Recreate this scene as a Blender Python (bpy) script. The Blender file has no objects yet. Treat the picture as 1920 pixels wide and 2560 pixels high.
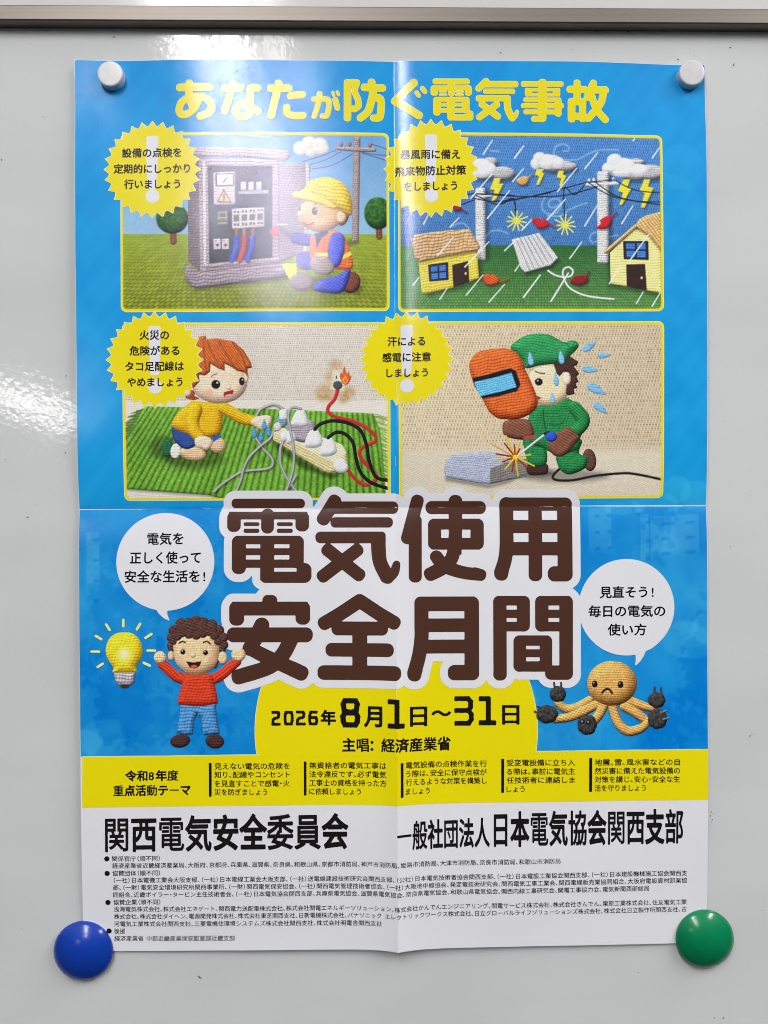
import bpy, math, random
import numpy as np
from mathutils import Vector

# ------------------------------------------------------------------ camera, light, exposure
sc = bpy.context.scene
C = sc.collection
K = 0.000266            # metres of board per photo pixel (photo 1920 x 2560)
D = 0.55                # camera distance from the board
cam = bpy.data.objects.new('camera', bpy.data.cameras.new('camera'))
C.objects.link(cam)
cam.location = (0, -D, 0)
cam.rotation_euler = (math.radians(90), 0, 0)
cam.data.sensor_fit = 'VERTICAL'
cam.data.sensor_height = 24
cam.data.lens = 24 * D / (2560 * K)
cam.data.clip_start = 0.01
cam.data.clip_end = 100
sc.camera = cam

w = bpy.data.worlds.new('World')
sc.world = w
w.use_nodes = True
_wn = w.node_tree
_wt = _wn.nodes.new('ShaderNodeTexCoord')
_ws = _wn.nodes.new('ShaderNodeSeparateXYZ')
_wm = _wn.nodes.new('ShaderNodeMapRange')
_wm.inputs['From Min'].default_value = -1.0
_wm.inputs['From Max'].default_value = 1.0
_wr = _wn.nodes.new('ShaderNodeValToRGB')       # dim floor, brighter ceiling
_wr.color_ramp.elements[0].color = (0.03, 0.03, 0.03, 1)
_wr.color_ramp.elements[1].color = (0.62, 0.64, 0.67, 1)
_e = _wr.color_ramp.elements.new(0.50); _e.color = (0.08, 0.08, 0.085, 1)
_e = _wr.color_ramp.elements.new(0.60); _e.color = (0.20, 0.20, 0.21, 1)
_e = _wr.color_ramp.elements.new(0.72); _e.color = (0.52, 0.535, 0.56, 1)
_wn.links.new(_wt.outputs['Generated'], _ws.inputs[0])
_wn.links.new(_ws.outputs['Z'], _wm.inputs['Value'])
_wn.links.new(_wm.outputs[0], _wr.inputs[0])
_wn.links.new(_wr.outputs[0], _wn.nodes['Background'].inputs[0])
_wn.nodes['Background'].inputs[1].default_value = 1.0

LAMP_L = 74.0           # radiance of the ceiling tubes


def tube_row(name, p0, p1, width, L=LAMP_L):
    """one row of ceiling tubes: an area lamp lying along p0-p1, facing down"""
    a, b = Vector(p0), Vector(p1)
    ln = (b - a).length
    d = bpy.data.lights.new(name, 'AREA')
    d.shape = 'RECTANGLE'
    d.size = width
    d.size_y = ln
    d.energy = L * math.pi * width * ln
    d.color = (1.0, 0.985, 0.97)
    o = bpy.data.objects.new(name, d)
    C.objects.link(o)
    o.location = (a + b) / 2
    o.rotation_euler = (0, 0, math.atan2(b.y - a.y, b.x - a.x) - math.pi / 2)
    return o


tube_row('ceiling_tube', (-0.545, -0.9, 1.3), (-0.545, -4.3, 1.3), 0.04, 1.15 * LAMP_L)
tube_row('ceiling_tube', (-0.425, -0.9, 1.3), (-0.425, -4.3, 1.3), 0.04, 1.15 * LAMP_L)
tube_row('ceiling_tube', (-0.30, -0.9, 1.3), (-0.30, -3.9, 1.3), 0.04, 0.25 * LAMP_L)
tube_row('ceiling_tube', (1.45, -0.35, 1.3), (1.45, -1.9, 1.3), 0.10, 1.35 * LAMP_L)
tube_row('ceiling_tube', (-4.15, -8.2, 1.3), (-4.4, -11.4, 1.3), 0.45, 0.42 * LAMP_L)
sc.cycles.filter_width = 1.0

sc.view_settings.view_transform = 'Standard'
sc.view_settings.look = 'None'
sc.view_settings.gamma = 1
sc.view_settings.exposure = -0.12
sc.view_settings.use_curve_mapping = False

# ------------------------------------------------------------------ helpers: objects
E_ILL = 0.86            # display value of a perfect white in this light (for print colours)


def lin(c):
    c = np.asarray(c, dtype=float)
    return np.where(c <= 0.04045, c / 12.92, ((c + 0.055) / 1.055) ** 2.4)


def rgb(c):
    return np.clip(lin(np.asarray(c, float) / 255.0) / E_ILL, 0.0, 0.9)


def tag(o, label=None, cat=None, group=None, kind=None):
    if label: o['label'] = label
    if cat: o['category'] = cat
    if group: o['group'] = group
    if kind: o['kind'] = kind
    return o


def paper_nodes(m):
    nt = m.node_tree
    b = nt.nodes['Principled BSDF']
    b.inputs['Roughness'].default_value = 0.16
    b.inputs['Specular IOR Level'].default_value = 0.55
    b.inputs['Specular Tint'].default_value = (0.84, 0.80, 1.0, 1)
    tc = nt.nodes.new('ShaderNodeTexCoord')
    n1 = nt.nodes.new('ShaderNodeTexNoise')
    n1.inputs['Scale'].default_value = 900
    n1.inputs['Detail'].default_value = 3
    n2 = nt.nodes.new('ShaderNodeTexNoise')
    n2.inputs['Scale'].default_value = 26
    n2.inputs['Detail'].default_value = 2
    bp = nt.nodes.new('ShaderNodeBump')
    bp.inputs['Strength'].default_value = 0.10
    bp.inputs['Distance'].default_value = 0.0004
    bp2 = nt.nodes.new('ShaderNodeBump')
    bp2.inputs['Strength'].default_value = 0.2
    bp2.inputs['Distance'].default_value = 0.0012
    nt.links.new(tc.outputs['Object'], n1.inputs['Vector'])
    nt.links.new(tc.outputs['Object'], n2.inputs['Vector'])
    nt.links.new(n1.outputs['Fac'], bp.inputs['Height'])
    nt.links.new(n2.outputs['Fac'], bp2.inputs['Height'])
    nt.links.new(bp.outputs['Normal'], bp2.inputs['Normal'])
    nt.links.new(bp2.outputs['Normal'], b.inputs['Normal'])
    return b


def ink(name, c):
    m = bpy.data.materials.new(name)
    m.use_nodes = True
    b = paper_nodes(m)
    v = rgb(c)
    b.inputs['Base Color'].default_value = (v[0], v[1], v[2], 1)
    return m


PRINT = bpy.data.materials.new('printed_picture')
PRINT.use_nodes = True
_b = paper_nodes(PRINT)
_a = PRINT.node_tree.nodes.new('ShaderNodeVertexColor')
_a.layer_name = 'print'
PRINT.node_tree.links.new(_a.outputs['Color'], _b.inputs['Base Color'])

YEL = (224, 209, 6)
PALE = (226, 226, 190)
INK = {
    'black': ink('ink_black', (22, 19, 20)),
    'brown': ink('ink_brown', (74, 46, 35)),
    'yellow': ink('ink_yellow', YEL),
    'pale': ink('ink_pale_edge', PALE),
    'white': ink('paper_white', (216, 216, 221)),
}

# ------------------------------------------------------------------ the paper's shape
CX, CY = 960.0, 1280.0
COMP = 1 - 0.0072       # mean lift of the sheet, so measured marks stay at their real place
EPS = 0.00004           # thickness of one ink layer
H0 = 0.0006


def crease_x(y):
    return 984 + (y - 150) * (12.0 / 2230)


def crease_y(x):
    return 1274 - (x - 203) * (10.0 / 1560)


def sstep(a, b, x):
    t = np.clip((x - a) / (b - a), 0, 1)
    return t * t * (3 - 2 * t)


def lift(x, y):
    """height of the sheet above the board (metres) at photo pixel x, y"""
    mm = 0.266
    dx = (x - crease_x(y)) * mm
    dy = (y - crease_y(x)) * mm
    low = sstep(-40, 120, dy)                       # 0 upper half, 1 lower half
    adx = np.abs(dx)
    ady = np.abs(dy)
    valley = np.where(dx > 0, 2.3 * (1 - np.exp(-adx / 9.5)), 1.5 * (1 - np.exp(-adx / 16.0)))
    ridge = 4.8 * np.exp(-adx / 15.0)
    h = valley * (1 - low) + (0.9 + ridge * sstep(-10, 150, dy)) * low
    h = h + np.where(dy < 0, 3.2 * (1 - np.exp(-ady / 22.0)), 3.2 * (1 - np.exp(-ady / 24.0)))
    # held flat by the corner magnets
    for (mx, my, r) in ((283, 197, 60), (1720, 197, 60), (222, 2360, 90), (1750, 2335, 90)):
        q = ((x - mx) ** 2 + (y - my) ** 2) * mm * mm
        h = h * (1 - 0.6 * np.exp(-q / (2 * (r * 0.5) ** 2)))
    h = h * (1 - 0.35 * sstep(2180, 2380, y) * (1 - np.exp(-adx / 30.0)))
    h = h + 0.16 * np.sin(x * 0.0135 + y * 0.0042 + 0.6) + 0.13 * np.sin(y * 0.0118 - x * 0.0061 + 2.0) \
          + 0.06 * np.sin(x * 0.031 + 1.3 * np.sin(y * 0.011)) + 0.05 * np.sin(y * 0.027 + x * 0.017)
    return np.maximum(h, 0.02) * 0.001


def to_world(x, y, layer=0):
    return np.stack([(x - CX) * K * COMP, -(H0 + lift(x, y) + layer * EPS), (CY - y) * K * COMP], -1)


def mesh_obj(name, verts, loops, sizes, mat, parent=None, colors=None, smooth=True):
    me = bpy.data.meshes.new(name)
    nv, nl, nf = len(verts), len(loops), len(sizes)
    me.vertices.add(nv)
    me.vertices.foreach_set('co', np.ascontiguousarray(verts, dtype=np.float32).ravel())
    me.loops.add(nl)
    me.loops.foreach_set('vertex_index', np.ascontiguousarray(loops, dtype=np.int32))
    me.polygons.add(nf)
    st = np.concatenate([[0], np.cumsum(sizes)[:-1]]).astype(np.int32)
    me.polygons.foreach_set('loop_start', st)
    me.update(calc_edges=True)
    if colors is not None:
        at = me.color_attributes.new('print', 'FLOAT_COLOR', 'POINT')
        c4 = np.ones((nv, 4), np.float32)
        c4[:, :3] = colors
        at.data.foreach_set('color', c4.ravel())
    if smooth:
        me.polygons.foreach_set('use_smooth', np.ones(nf, bool))
    me.materials.append(mat)
    o = bpy.data.objects.new(name, me)
    C.objects.link(o)
    if parent: o.parent = parent
    return o


def march(d):
    """marching squares of d<0. returns verts in grid units (col,row), loops, sizes, and grid ids/edge data"""
    H, W = d.shape
    ins = d < 0
    vid = np.full((H, W), -1, np.int64)
    # corner vertices used by any cell that touches the inside
    vid[ins] = np.arange(ins.sum())
    n = int(ins.sum())
    yy, xx = np.nonzero(ins)
    V = [np.stack([xx.astype(float), yy.astype(float)], 1)]
    hx = ins[:, 1:] != ins[:, :-1]
    hid = np.full(hx.shape, -1, np.int64)
    hid[hx] = n + np.arange(hx.sum()); n += int(hx.sum())
    yy, xx = np.nonzero(hx)
    a, b = d[yy, xx], d[yy, xx + 1]
    t = np.clip(a / (a - b), 0.02, 0.98)
    V.append(np.stack([xx + t, yy.astype(float)], 1))
    vy = ins[1:] != ins[:-1]
    eid = np.full(vy.shape, -1, np.int64)
    eid[vy] = n + np.arange(vy.sum()); n += int(vy.sum())
    yy, xx = np.nonzero(vy)
    a, b = d[yy, xx], d[yy + 1, xx]
    t = np.clip(a / (a - b), 0.02, 0.98)
    V.append(np.stack([xx.astype(float), yy + t], 1))
    V = np.concatenate(V)
    case = ins[:-1, :-1] * 1 + ins[:-1, 1:] * 2 + ins[1:, 1:] * 4 + ins[1:, :-1] * 8
    # order: rows grow downwards in the picture, so walk 00,01(row+1),11,10 to face the viewer
    loops, sizes = [], []
    for cs in range(1, 16):
        r, c = np.nonzero(case == cs)
        if len(r) == 0: continue
        cin = [cs & 1, cs & 2, cs & 4, cs & 8]
        corner = [vid[r, c], vid[r, c + 1], vid[r + 1, c + 1], vid[r + 1, c]]
        edge = [hid[r, c], eid[r, c + 1], hid[r + 1, c], eid[r, c]]
        poly = []
        for i in range(4):
            if cin[i]: poly.append(corner[i])
            if bool(cin[i]) != bool(cin[(i + 1) % 4]): poly.append(edge[i])
        P = np.stack(poly[::-1], 1)
        loops.append(P.ravel())
        sizes.append(np.full(len(P), P.shape[1]))
    if not loops: return None
    return V, np.concatenate(loops), np.concatenate(sizes)


# ------------------------------------------------------------------ helpers: drawing in photo pixels
def Z(x0, y0, s):
    """measuring window: enlarged coordinates -> photo pixels"""
    def f(*pts):
        return [(x0 + p[0] / s, y0 + p[1] / s) for p in pts]
    f.s = s
    f.x0, f.y0 = x0, y0
    return f


def smooth_pts(pts, closed=True, n=6):
    P = np.array(pts, float)
    m = len(P)
    out = []
    rng = range(m) if closed else range(m - 1)
    for i in rng:
        p0 = P[(i - 1) % m] if closed or i > 0 else P[0]
        p1, p2 = P[i], P[(i + 1) % m]
        p3 = P[(i + 2) % m] if closed or i + 2 < m else P[m - 1]
        for k in range(n):
            t = k / n
            out.append(0.5 * ((2 * p1) + (-p0 + p2) * t + (2 * p0 - 5 * p1 + 4 * p2 - p3) * t * t
                              + (-p0 + 3 * p1 - 3 * p2 + p3) * t ** 3))
    if not closed: out.append(P[-1])
    return np.array(out)


def seg_d(X, Y, a, b):
    px, py = X - a[0], Y - a[1]
    bx, by = b[0] - a[0], b[1] - a[1]
    t = np.clip((px * bx + py * by) / (bx * bx + by * by + 1e-12), 0, 1)
    return np.hypot(px - bx * t, py - by * t), t


class Shape:
    def __init__(s, box, fn): s.box, s.fn = box, fn

    def __or__(s, o):
        b = (min(s.box[0], o.box[0]), min(s.box[1], o.box[1]), max(s.box[2], o.box[2]), max(s.box[3], o.box[3]))
        return Shape(b, lambda X, Y: np.minimum(s.fn(X, Y), o.fn(X, Y)))

    def __and__(s, o):
        return Shape(s.box, lambda X, Y: np.maximum(s.fn(X, Y), o.fn(X, Y)))

    def grow(s, r):
        b = s.box
        return Shape((b[0] - r, b[1] - r, b[2] + r, b[3] + r), lambda X, Y: s.fn(X, Y) - r)


def poly(pts, smooth=False, r=0):
    P = smooth_pts(pts) if smooth else np.array(pts, float)

    def fn(X, Y):
        d = np.full(X.shape, 1e9)
        ins = np.zeros(X.shape, bool)
        m = len(P)
        for i in range(m):
            a, b = P[i], P[(i + 1) % m]
            d = np.minimum(d, seg_d(X, Y, a, b)[0])
            if a[1] != b[1]:
                cr = ((a[1] > Y) != (b[1] > Y)) & (X < (b[0] - a[0]) * (Y - a[1]) / (b[1] - a[1]) + a[0])
                ins ^= cr
        return np.where(ins, -d, d) - r
    return Shape((P[:, 0].min() - r, P[:, 1].min() - r, P[:, 0].max() + r, P[:, 1].max() + r), fn)


def rquad(pts, r):
    """rounded convex quad given its outer corners (clockwise on the picture)"""
    P = np.array(pts, float)
    c = P.mean(0)
    m = len(P)
    L = []
    for i in range(m):
        a, b = P[i], P[(i + 1) % m]
        n = np.array([-(b - a)[1], (b - a)[0]]); n /= np.hypot(*n)
        if np.dot(n, c - a) < 0: n = -n
        L.append((n, np.dot(n, a) + r))
    Q = []
    for i in range(m):
        (n1, c1), (n2, c2) = L[i - 1], L[i]
        Q.append(np.linalg.solve(np.array([n1, n2]), np.array([c1, c2])))
    return poly(Q, r=r)


def ell(c, rx, ry, rot=0):
    cx, cy = c
    ca, sa = math.cos(math.radians(rot)), math.sin(math.radians(rot))
    R = max(rx, ry)

    def fn(X, Y):
        u = (X - cx) * ca + (Y - cy) * sa
        v = -(X - cx) * sa + (Y - cy) * ca
        k = np.hypot(u / rx, v / ry)
        k2 = np.hypot(u / rx ** 2, v / ry ** 2)
        return np.where(k2 < 1e-6, -min(rx, ry), k * (k - 1) / np.maximum(k2, 1e-6))
    return Shape((cx - R, cy - R, cx + R, cy + R), fn)


def path(pts, wd, smooth=True):
    """round stroke; wd = half width or list of half widths"""
    P = smooth_pts(pts, False) if smooth and len(pts) > 2 else np.array(pts, float)
    if np.isscalar(wd): Wd = np.full(len(P), float(wd))
    else: Wd = np.interp(np.linspace(0, 1, len(P)), np.linspace(0, 1, len(wd)), wd)
    M = Wd.max()

    def fn(X, Y):
        d = np.full(X.shape, 1e9)
        for i in range(len(P) - 1):
            e, t = seg_d(X, Y, P[i], P[i + 1])
            d = np.minimum(d, e - (Wd[i] * (1 - t) + Wd[i + 1] * t))
        return d
    return Shape((P[:, 0].min() - M, P[:, 1].min() - M, P[:, 0].max() + M, P[:, 1].max() + M), fn)


def bar(a, b, wd, r):
    """thick straight stroke from a to b, half width wd, corner radius r"""
    ax, ay = a
    ln = math.hypot(b[0] - ax, b[1] - ay)
    ux, uy = (b[0] - ax) / ln, (b[1] - ay) / ln
    mx, my = (ax + b[0]) / 2, (ay + b[1]) / 2
    r = min(r, wd, ln / 2)

    def fn(X, Y):
        u = np.abs((X - mx) * ux + (Y - my) * uy) - (ln / 2 - r)
        v = np.abs(-(X - mx) * uy + (Y - my) * ux) - (wd - r)
        return np.hypot(np.maximum(u, 0), np.maximum(v, 0)) + np.minimum(np.maximum(u, v), 0) - r
    q = wd
    return Shape((min(ax, b[0]) - q, min(ay, b[1]) - q, max(ax, b[0]) + q, max(ay, b[1]) + q), fn)


def hash2(i, j, s=0):
    v = np.sin(i * 127.1 + j * 311.7 + s * 74.7) * 43758.5453
    return v - np.floor(v)


def noise(X, Y, sc_, s=0):
    x, y = X / sc_, Y / sc_
    i, j = np.floor(x), np.floor(y)
    u, v = x - i, y - j
    u, v = u * u * (3 - 2 * u), v * v * (3 - 2 * v)
    return (hash2(i, j, s) * (1 - u) + hash2(i + 1, j, s) * u) * (1 - v) + \
           (hash2(i, j + 1, s) * (1 - u) + hash2(i + 1, j + 1, s) * u) * v


def stitch(sx, sy, amp=0.35, rot=0, s=0):
    """rows of crochet: deep gaps between rows, slanting loops along each row, uneven yarn"""
    ca, sa = math.cos(math.radians(rot)), math.sin(math.radians(rot))
    sx, sy = sx * 1.32, sy * 1.3

    def f(X, Y):
        wx, wy = (noise(X, Y, 17, s + 31) - .5) * sx * .7, (noise(X, Y, 19, s + 37) - .5) * sy * .8
        u, v = (X * ca + Y * sa + wx) / sx, (-X * sa + Y * ca + wy) / sy
        j = np.floor(v)
        b = v - j - 0.5
        u = u + 0.27 * j + 0.35 * b * (1 - 2 * (np.abs(b) < 0))
        i = np.floor(u)
        a = u - i - 0.5
        a = a + 0.10 * (hash2(i, j, s + 5) - .5)
        row = np.sqrt(np.clip(1 - (b / 0.56) ** 2, 0, 1))
        col = np.sqrt(np.clip(1 - (a / 0.60) ** 2, 0, 1))
        cleft = np.exp(-((a - .25 * np.abs(b)) / .10) ** 2) * (b > -.25)       # the V of each loop
        val = row * (0.36 + 0.64 * col) - 0.10 * cleft
        yarn = noise(X, Y, 1.9, s + 3) - .5
        return 1.0 + amp * 2.3 * (val - 0.69) + 0.10 * amp * (hash2(i, j, s) - .5) * 3 + 0.16 * amp * yarn
    return f


def dotknit(px, py, amp=0.3, s=0):
    """woven backdrop: rows of small dark holes with a dark line between rows"""
    def f(X, Y):
        Yw = Y + 0.8 * np.sin(X * 0.02 + s) + 0.6 * np.sin(X * 0.051)
        v = Yw / py
        j = np.floor(v)
        b = v - j
        u = X / px + 0.33 * (j % 3)
        i = np.floor(u)
        a = u - i - 0.5
        hole = np.exp(-((a * px) ** 2 + ((b - 0.5) * py) ** 2) / (2 * (0.2 * px) ** 2))
        line = np.exp(-(np.minimum(b, 1 - b) * py) ** 2 / (2 * 0.9 ** 2))
        return 1.05 - amp * 1.25 * hole * (0.6 + 0.7 * hash2(i, j, s)) - amp * 0.55 * line \
            + 0.05 * (noise(X, Y, 6, s) - 0.5)
    return f


class Layer:
    """a printed picture: colours on a fine grid of photo pixels, cut out along its outline"""
    def __init__(s, x0, y0, x1, y1, step=1.25):
        s.x0, s.y0, s.st = x0, y0, step
        W, H = int((x1 - x0) / step) + 2, int((y1 - y0) / step) + 2
        s.X, s.Y = np.meshgrid(x0 + np.arange(W) * step, y0 + np.arange(H) * step)
        s.col = np.zeros((H, W, 3))
        s.d = np.full((H, W), 50.0)

    def win(s, sh, m=4):
        H, W = s.d.shape
        b = sh.box
        i0 = max(0, int((b[0] - m - s.x0) / s.st)); i1 = min(W, int((b[2] + m - s.x0) / s.st) + 2)
        j0 = max(0, int((b[1] - m - s.y0) / s.st)); j1 = min(H, int((b[3] + m - s.y0) / s.st) + 2)
        return slice(j0, max(j1, j0)), slice(i0, max(i1, i0))

    def fill(s, sh, col, tex=None, pil=0, amp=0.3, lit=(-0.45, -0.8), soft=0.9, alpha=1.0, own=True, col2=None, axis=None):
        w_ = s.win(sh, 4 + soft * 2)
        X, Y = s.X[w_], s.Y[w_]
        if X.size == 0: return
        d = sh.fn(X, Y)
        a = np.clip(0.5 - d / (2 * soft), 0, 1) * alpha
        if own:
            new = (s.d[w_] > 0) & (d < 3 * s.st)
            a = np.where(new, 1.0, a)
        c = np.ones(X.shape + (3,)) * (np.array(col, float) / 255)
        if col2 is not None:
            g = axis
            t = np.clip(((X - g[0]) * (g[2] - g[0]) + (Y - g[1]) * (g[3] - g[1])) / ((g[2] - g[0]) ** 2 + (g[3] - g[1]) ** 2), 0, 1)
            c = c * (1 - t[..., None]) + np.array(col2, float) / 255 * t[..., None]
        f = np.ones(X.shape)
        if tex is not None: f = f * tex(X, Y)
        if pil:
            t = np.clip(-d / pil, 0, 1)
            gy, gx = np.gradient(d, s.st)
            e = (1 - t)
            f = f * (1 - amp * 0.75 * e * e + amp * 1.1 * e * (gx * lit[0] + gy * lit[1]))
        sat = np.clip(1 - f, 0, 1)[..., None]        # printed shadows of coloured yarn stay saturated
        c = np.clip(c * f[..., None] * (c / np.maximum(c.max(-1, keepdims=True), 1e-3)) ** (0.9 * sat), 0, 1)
        s.col[w_] = s.col[w_] * (1 - a[..., None]) + c * a[..., None]
        if own: s.d[w_] = np.minimum(s.d[w_], d)

    def shade(s, sh, k, soft=8):
        """printed soft shadow"""
        w_ = s.win(sh, soft * 2)
        X, Y = s.X[w_], s.Y[w_]
        if X.size == 0: return
        a = np.clip(0.5 - sh.fn(X, Y) / (2 * soft), 0, 1)
        a = a * a * (3 - 2 * a)
        s.col[w_] *= (1 - k * a)[..., None]

    def clip(s, sh):
        s.d = np.maximum(s.d, sh.fn(s.X, s.Y))

    def emit(s, name, layer, parent, grain=0.03):
        r = march(s.d)
        if r is None: return None
        V, loops, sizes = r
        c = s.col * (1 + grain * (hash2(s.X, s.Y, 3) - 0.5)[..., None])
        c = rgb(np.clip(c, 0, 1) * 255)
        # colours: bilinear at the vertex
        H, W = s.d.shape
        i = np.clip(np.floor(V[:, 0]).astype(int), 0, W - 2); j = np.clip(np.floor(V[:, 1]).astype(int), 0, H - 2)
        u, v = (V[:, 0] - i)[:, None], (V[:, 1] - j)[:, None]
        cc = (c[j, i] * (1 - u) + c[j, i + 1] * u) * (1 - v) + (c[j + 1, i] * (1 - u) + c[j + 1, i + 1] * u) * v
        P = to_world(s.x0 + V[:, 0] * s.st, s.y0 + V[:, 1] * s.st, layer)
        return mesh_obj(name, P, loops, sizes, PRINT, parent, cc)


def flat(name, sh, layer, mat, parent, step=1.6, off=0.0):
    """one-colour printed shape"""
    b = sh.box
    m = off + 3
    xs = np.arange(b[0] - m, b[2] + m + step, step)
    ys = np.arange(b[1] - m, b[3] + m + step, step)
    X, Y = np.meshgrid(xs, ys)
    r = march(sh.fn(X, Y) - off)
    V, loops, sizes = r
    P = to_world(xs[0] + V[:, 0] * step, ys[0] + V[:, 1] * step, layer)
    return mesh_obj(name, P, loops, sizes, mat, parent)


# ------------------------------------------------------------------ lettering
_gl = {}


def outline(ch):
    c = bpy.data.curves.new('glyph', 'FONT')
    c.body = ch
    c.size = 1
    c.fill_mode = 'NONE'
    c.resolution_u = 4
    o = bpy.data.objects.new('glyph', c)
    C.objects.link(o)
    dg = bpy.context.evaluated_depsgraph_get()
    ev = o.evaluated_get(dg)
    me = ev.to_mesh()
    co = np.array([v.co[:2] for v in me.vertices]).reshape(-1, 2)
    ed = np.array([e.vertices[:] for e in me.edges], int).reshape(-1, 2)
    ev.to_mesh_clear()
    bpy.data.objects.remove(o)
    bpy.data.curves.remove(c)
    return co[ed] if len(ed) else np.zeros((0, 2, 2))


def glyph_sdf(ch, n):
    """signed distance of a character on a grid, em = 1; y up"""
    if (ch, n) in _gl: return _gl[ch, n]
    S = outline(ch)
    if len(S) == 0:
        _gl[ch, n] = None
        return None
    lo, hi = S.reshape(-1, 2).min(0), S.reshape(-1, 2).max(0)
    st = 1.0 / n
    xs = np.arange(lo[0] - 0.08, hi[0] + 0.08 + st, st)
    ys = np.arange(lo[1] - 0.08, hi[1] + 0.08 + st, st)
    X, Y = np.meshgrid(xs, ys)
    d = np.full(X.shape, 9.0)
    ins = np.zeros(X.shape, bool)
    for a, b in S:
        d = np.minimum(d, seg_d(X, Y, a, b)[0])
        if a[1] != b[1]:
            ins ^= ((a[1] > Y) != (b[1] > Y)) & (X < (b[0] - a[0]) * (Y - a[1]) / (b[1] - a[1]) + a[0])
    _gl[ch, n] = (xs[0], ys[0], st, np.where(ins, -d, d), lo, hi)
    return _gl[ch, n]


HALF = {'、': (0.52, 0.0), '（': (0.55, -0.45), '）': (0.55, 0.0), '・': (0.5, -0.25), ' ': (0.4, 0), '!': (0.5, 0.12), '：': (0.8, -0.1),
        '8': (0.62, 0.0)}


class Text:
    def __init__(s): s.V, s.L, s.S, s.n = [], [], [], 0

    def add(s, ch, n, wt, fx):
        g = glyph_sdf(ch, n)
        if g is None: return
        q = g[3]                                   # crowded characters take less weight, as in type design
        m_ = int(.08 / g[2])
        q = q[m_:-m_, m_:-m_] if min(q.shape) > 2 * m_ + 2 else q
        q = q[q > 0]
        if len(q): wt = min(wt, 1.0 * float(np.percentile(q, 38)))
        r = march(g[3] - wt)
        if r is None: return
        V, loops, sizes = r
        x = g[0] + V[:, 0] * g[2]
        y = g[1] + V[:, 1] * g[2]
        P = fx(x, y)
        # y flips on the picture: reverse the winding
        ends = np.cumsum(sizes)
        k = np.arange(len(loops))
        f = np.repeat(np.arange(len(sizes)), sizes)
        loops = loops[(ends[f] - 1) - (k - (ends[f] - sizes[f]))]
        s.V.append(P); s.L.append(loops + s.n); s.S.append(sizes)
        s.n += len(P)

    def line(s, text, x0, x1, y0, y1=None, h=None, wt=0.012, n=40):
        """ink from x0 to x1; y0 / y1 = centre height at both ends; h = em height"""
        if y1 is None: y1 = y0
        adv, off = [], []
        for ch in text:
            a, o_ = HALF.get(ch, (1.0, 0.0))
            adv.append(a); off.append(o_)
        pos = np.concatenate([[0], np.cumsum(adv)])
        g0, g1 = glyph_sdf(text[0], n), glyph_sdf(text[-1], n)
        ia = pos[0] + off[0] + g0[4][0] - wt
        ib = pos[len(text) - 1] + off[-1] + g1[5][0] + wt
        k = (x1 - x0) / (ib - ia)
        for i, ch in enumerate(text):
            if ch == ' ': continue

            def fx(x, y, p=pos[i] + off[i]):
                px = x0 + (x + p - ia) * k
                py = y0 + (y1 - y0) * (px - x0) / (x1 - x0) - (y - 0.385) * h
                return np.stack([px, py], 1)
            s.add(ch, n, wt, fx)
        return s

    def box(s, ch, x0, y0, x1, y1, wt=0.03, n=80):
        """one character with its ink stretched to a box"""
        g = glyph_sdf(ch, n)
        lo, hi = g[4] - wt, g[5] + wt

        def fx(x, y):
            return np.stack([x0 + (x - lo[0]) / (hi[0] - lo[0]) * (x1 - x0), y1 - (y - lo[1]) / (hi[1] - lo[1]) * (y1 - y0)], 1)
        s.add(ch, n, wt, fx)
        return s

    def emit(s, name, layer, mat, parent):
        V = np.concatenate(s.V)
        P = to_world(V[:, 0], V[:, 1], layer)
        return mesh_obj(name, P, np.concatenate(s.L), np.concatenate(s.S), mat, parent)


def strokes(win, spec, rk=0.85):
    """rounded heavy lettering from strokes measured in an enlarged window.
    ('b', x0,y0,x1,y1, half width[, radius]) straight bar; ('p', points, half widths) round path"""
    out = None
    for t in spec:
        if t[0] == 'b':
            a, b = win((t[1], t[2]), (t[3], t[4]))
            wd = t[5] / win.s
            r = (t[6] / win.s) if len(t) > 6 else wd * rk
            q = bar(a, b, wd, r)
        else:
            wd = t[2] / win.s if np.isscalar(t[2]) else [v / win.s for v in t[2]]
            q = path(win(*t[1]), wd)
        out = q if out is None else out | q
    return out

# ------------------------------------------------------------------ setting: wall and whiteboard


def box_bm(name, verts, faces, mat, parent=None, bevel=0.0, smooth=False):
    me = bpy.data.meshes.new(name)
    me.from_pydata(verts, [], faces)
    me.update()
    me.materials.append(mat)
    o = bpy.data.objects.new(name, me)
    C.objects.link(o)
    if parent: o.parent = parent
    if bevel:
        b = o.modifiers.new('bevel', 'BEVEL'); b.width = bevel; b.segments = 3
    if smooth:
        for p in me.polygons: p.use_smooth = True
    return o


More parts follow.
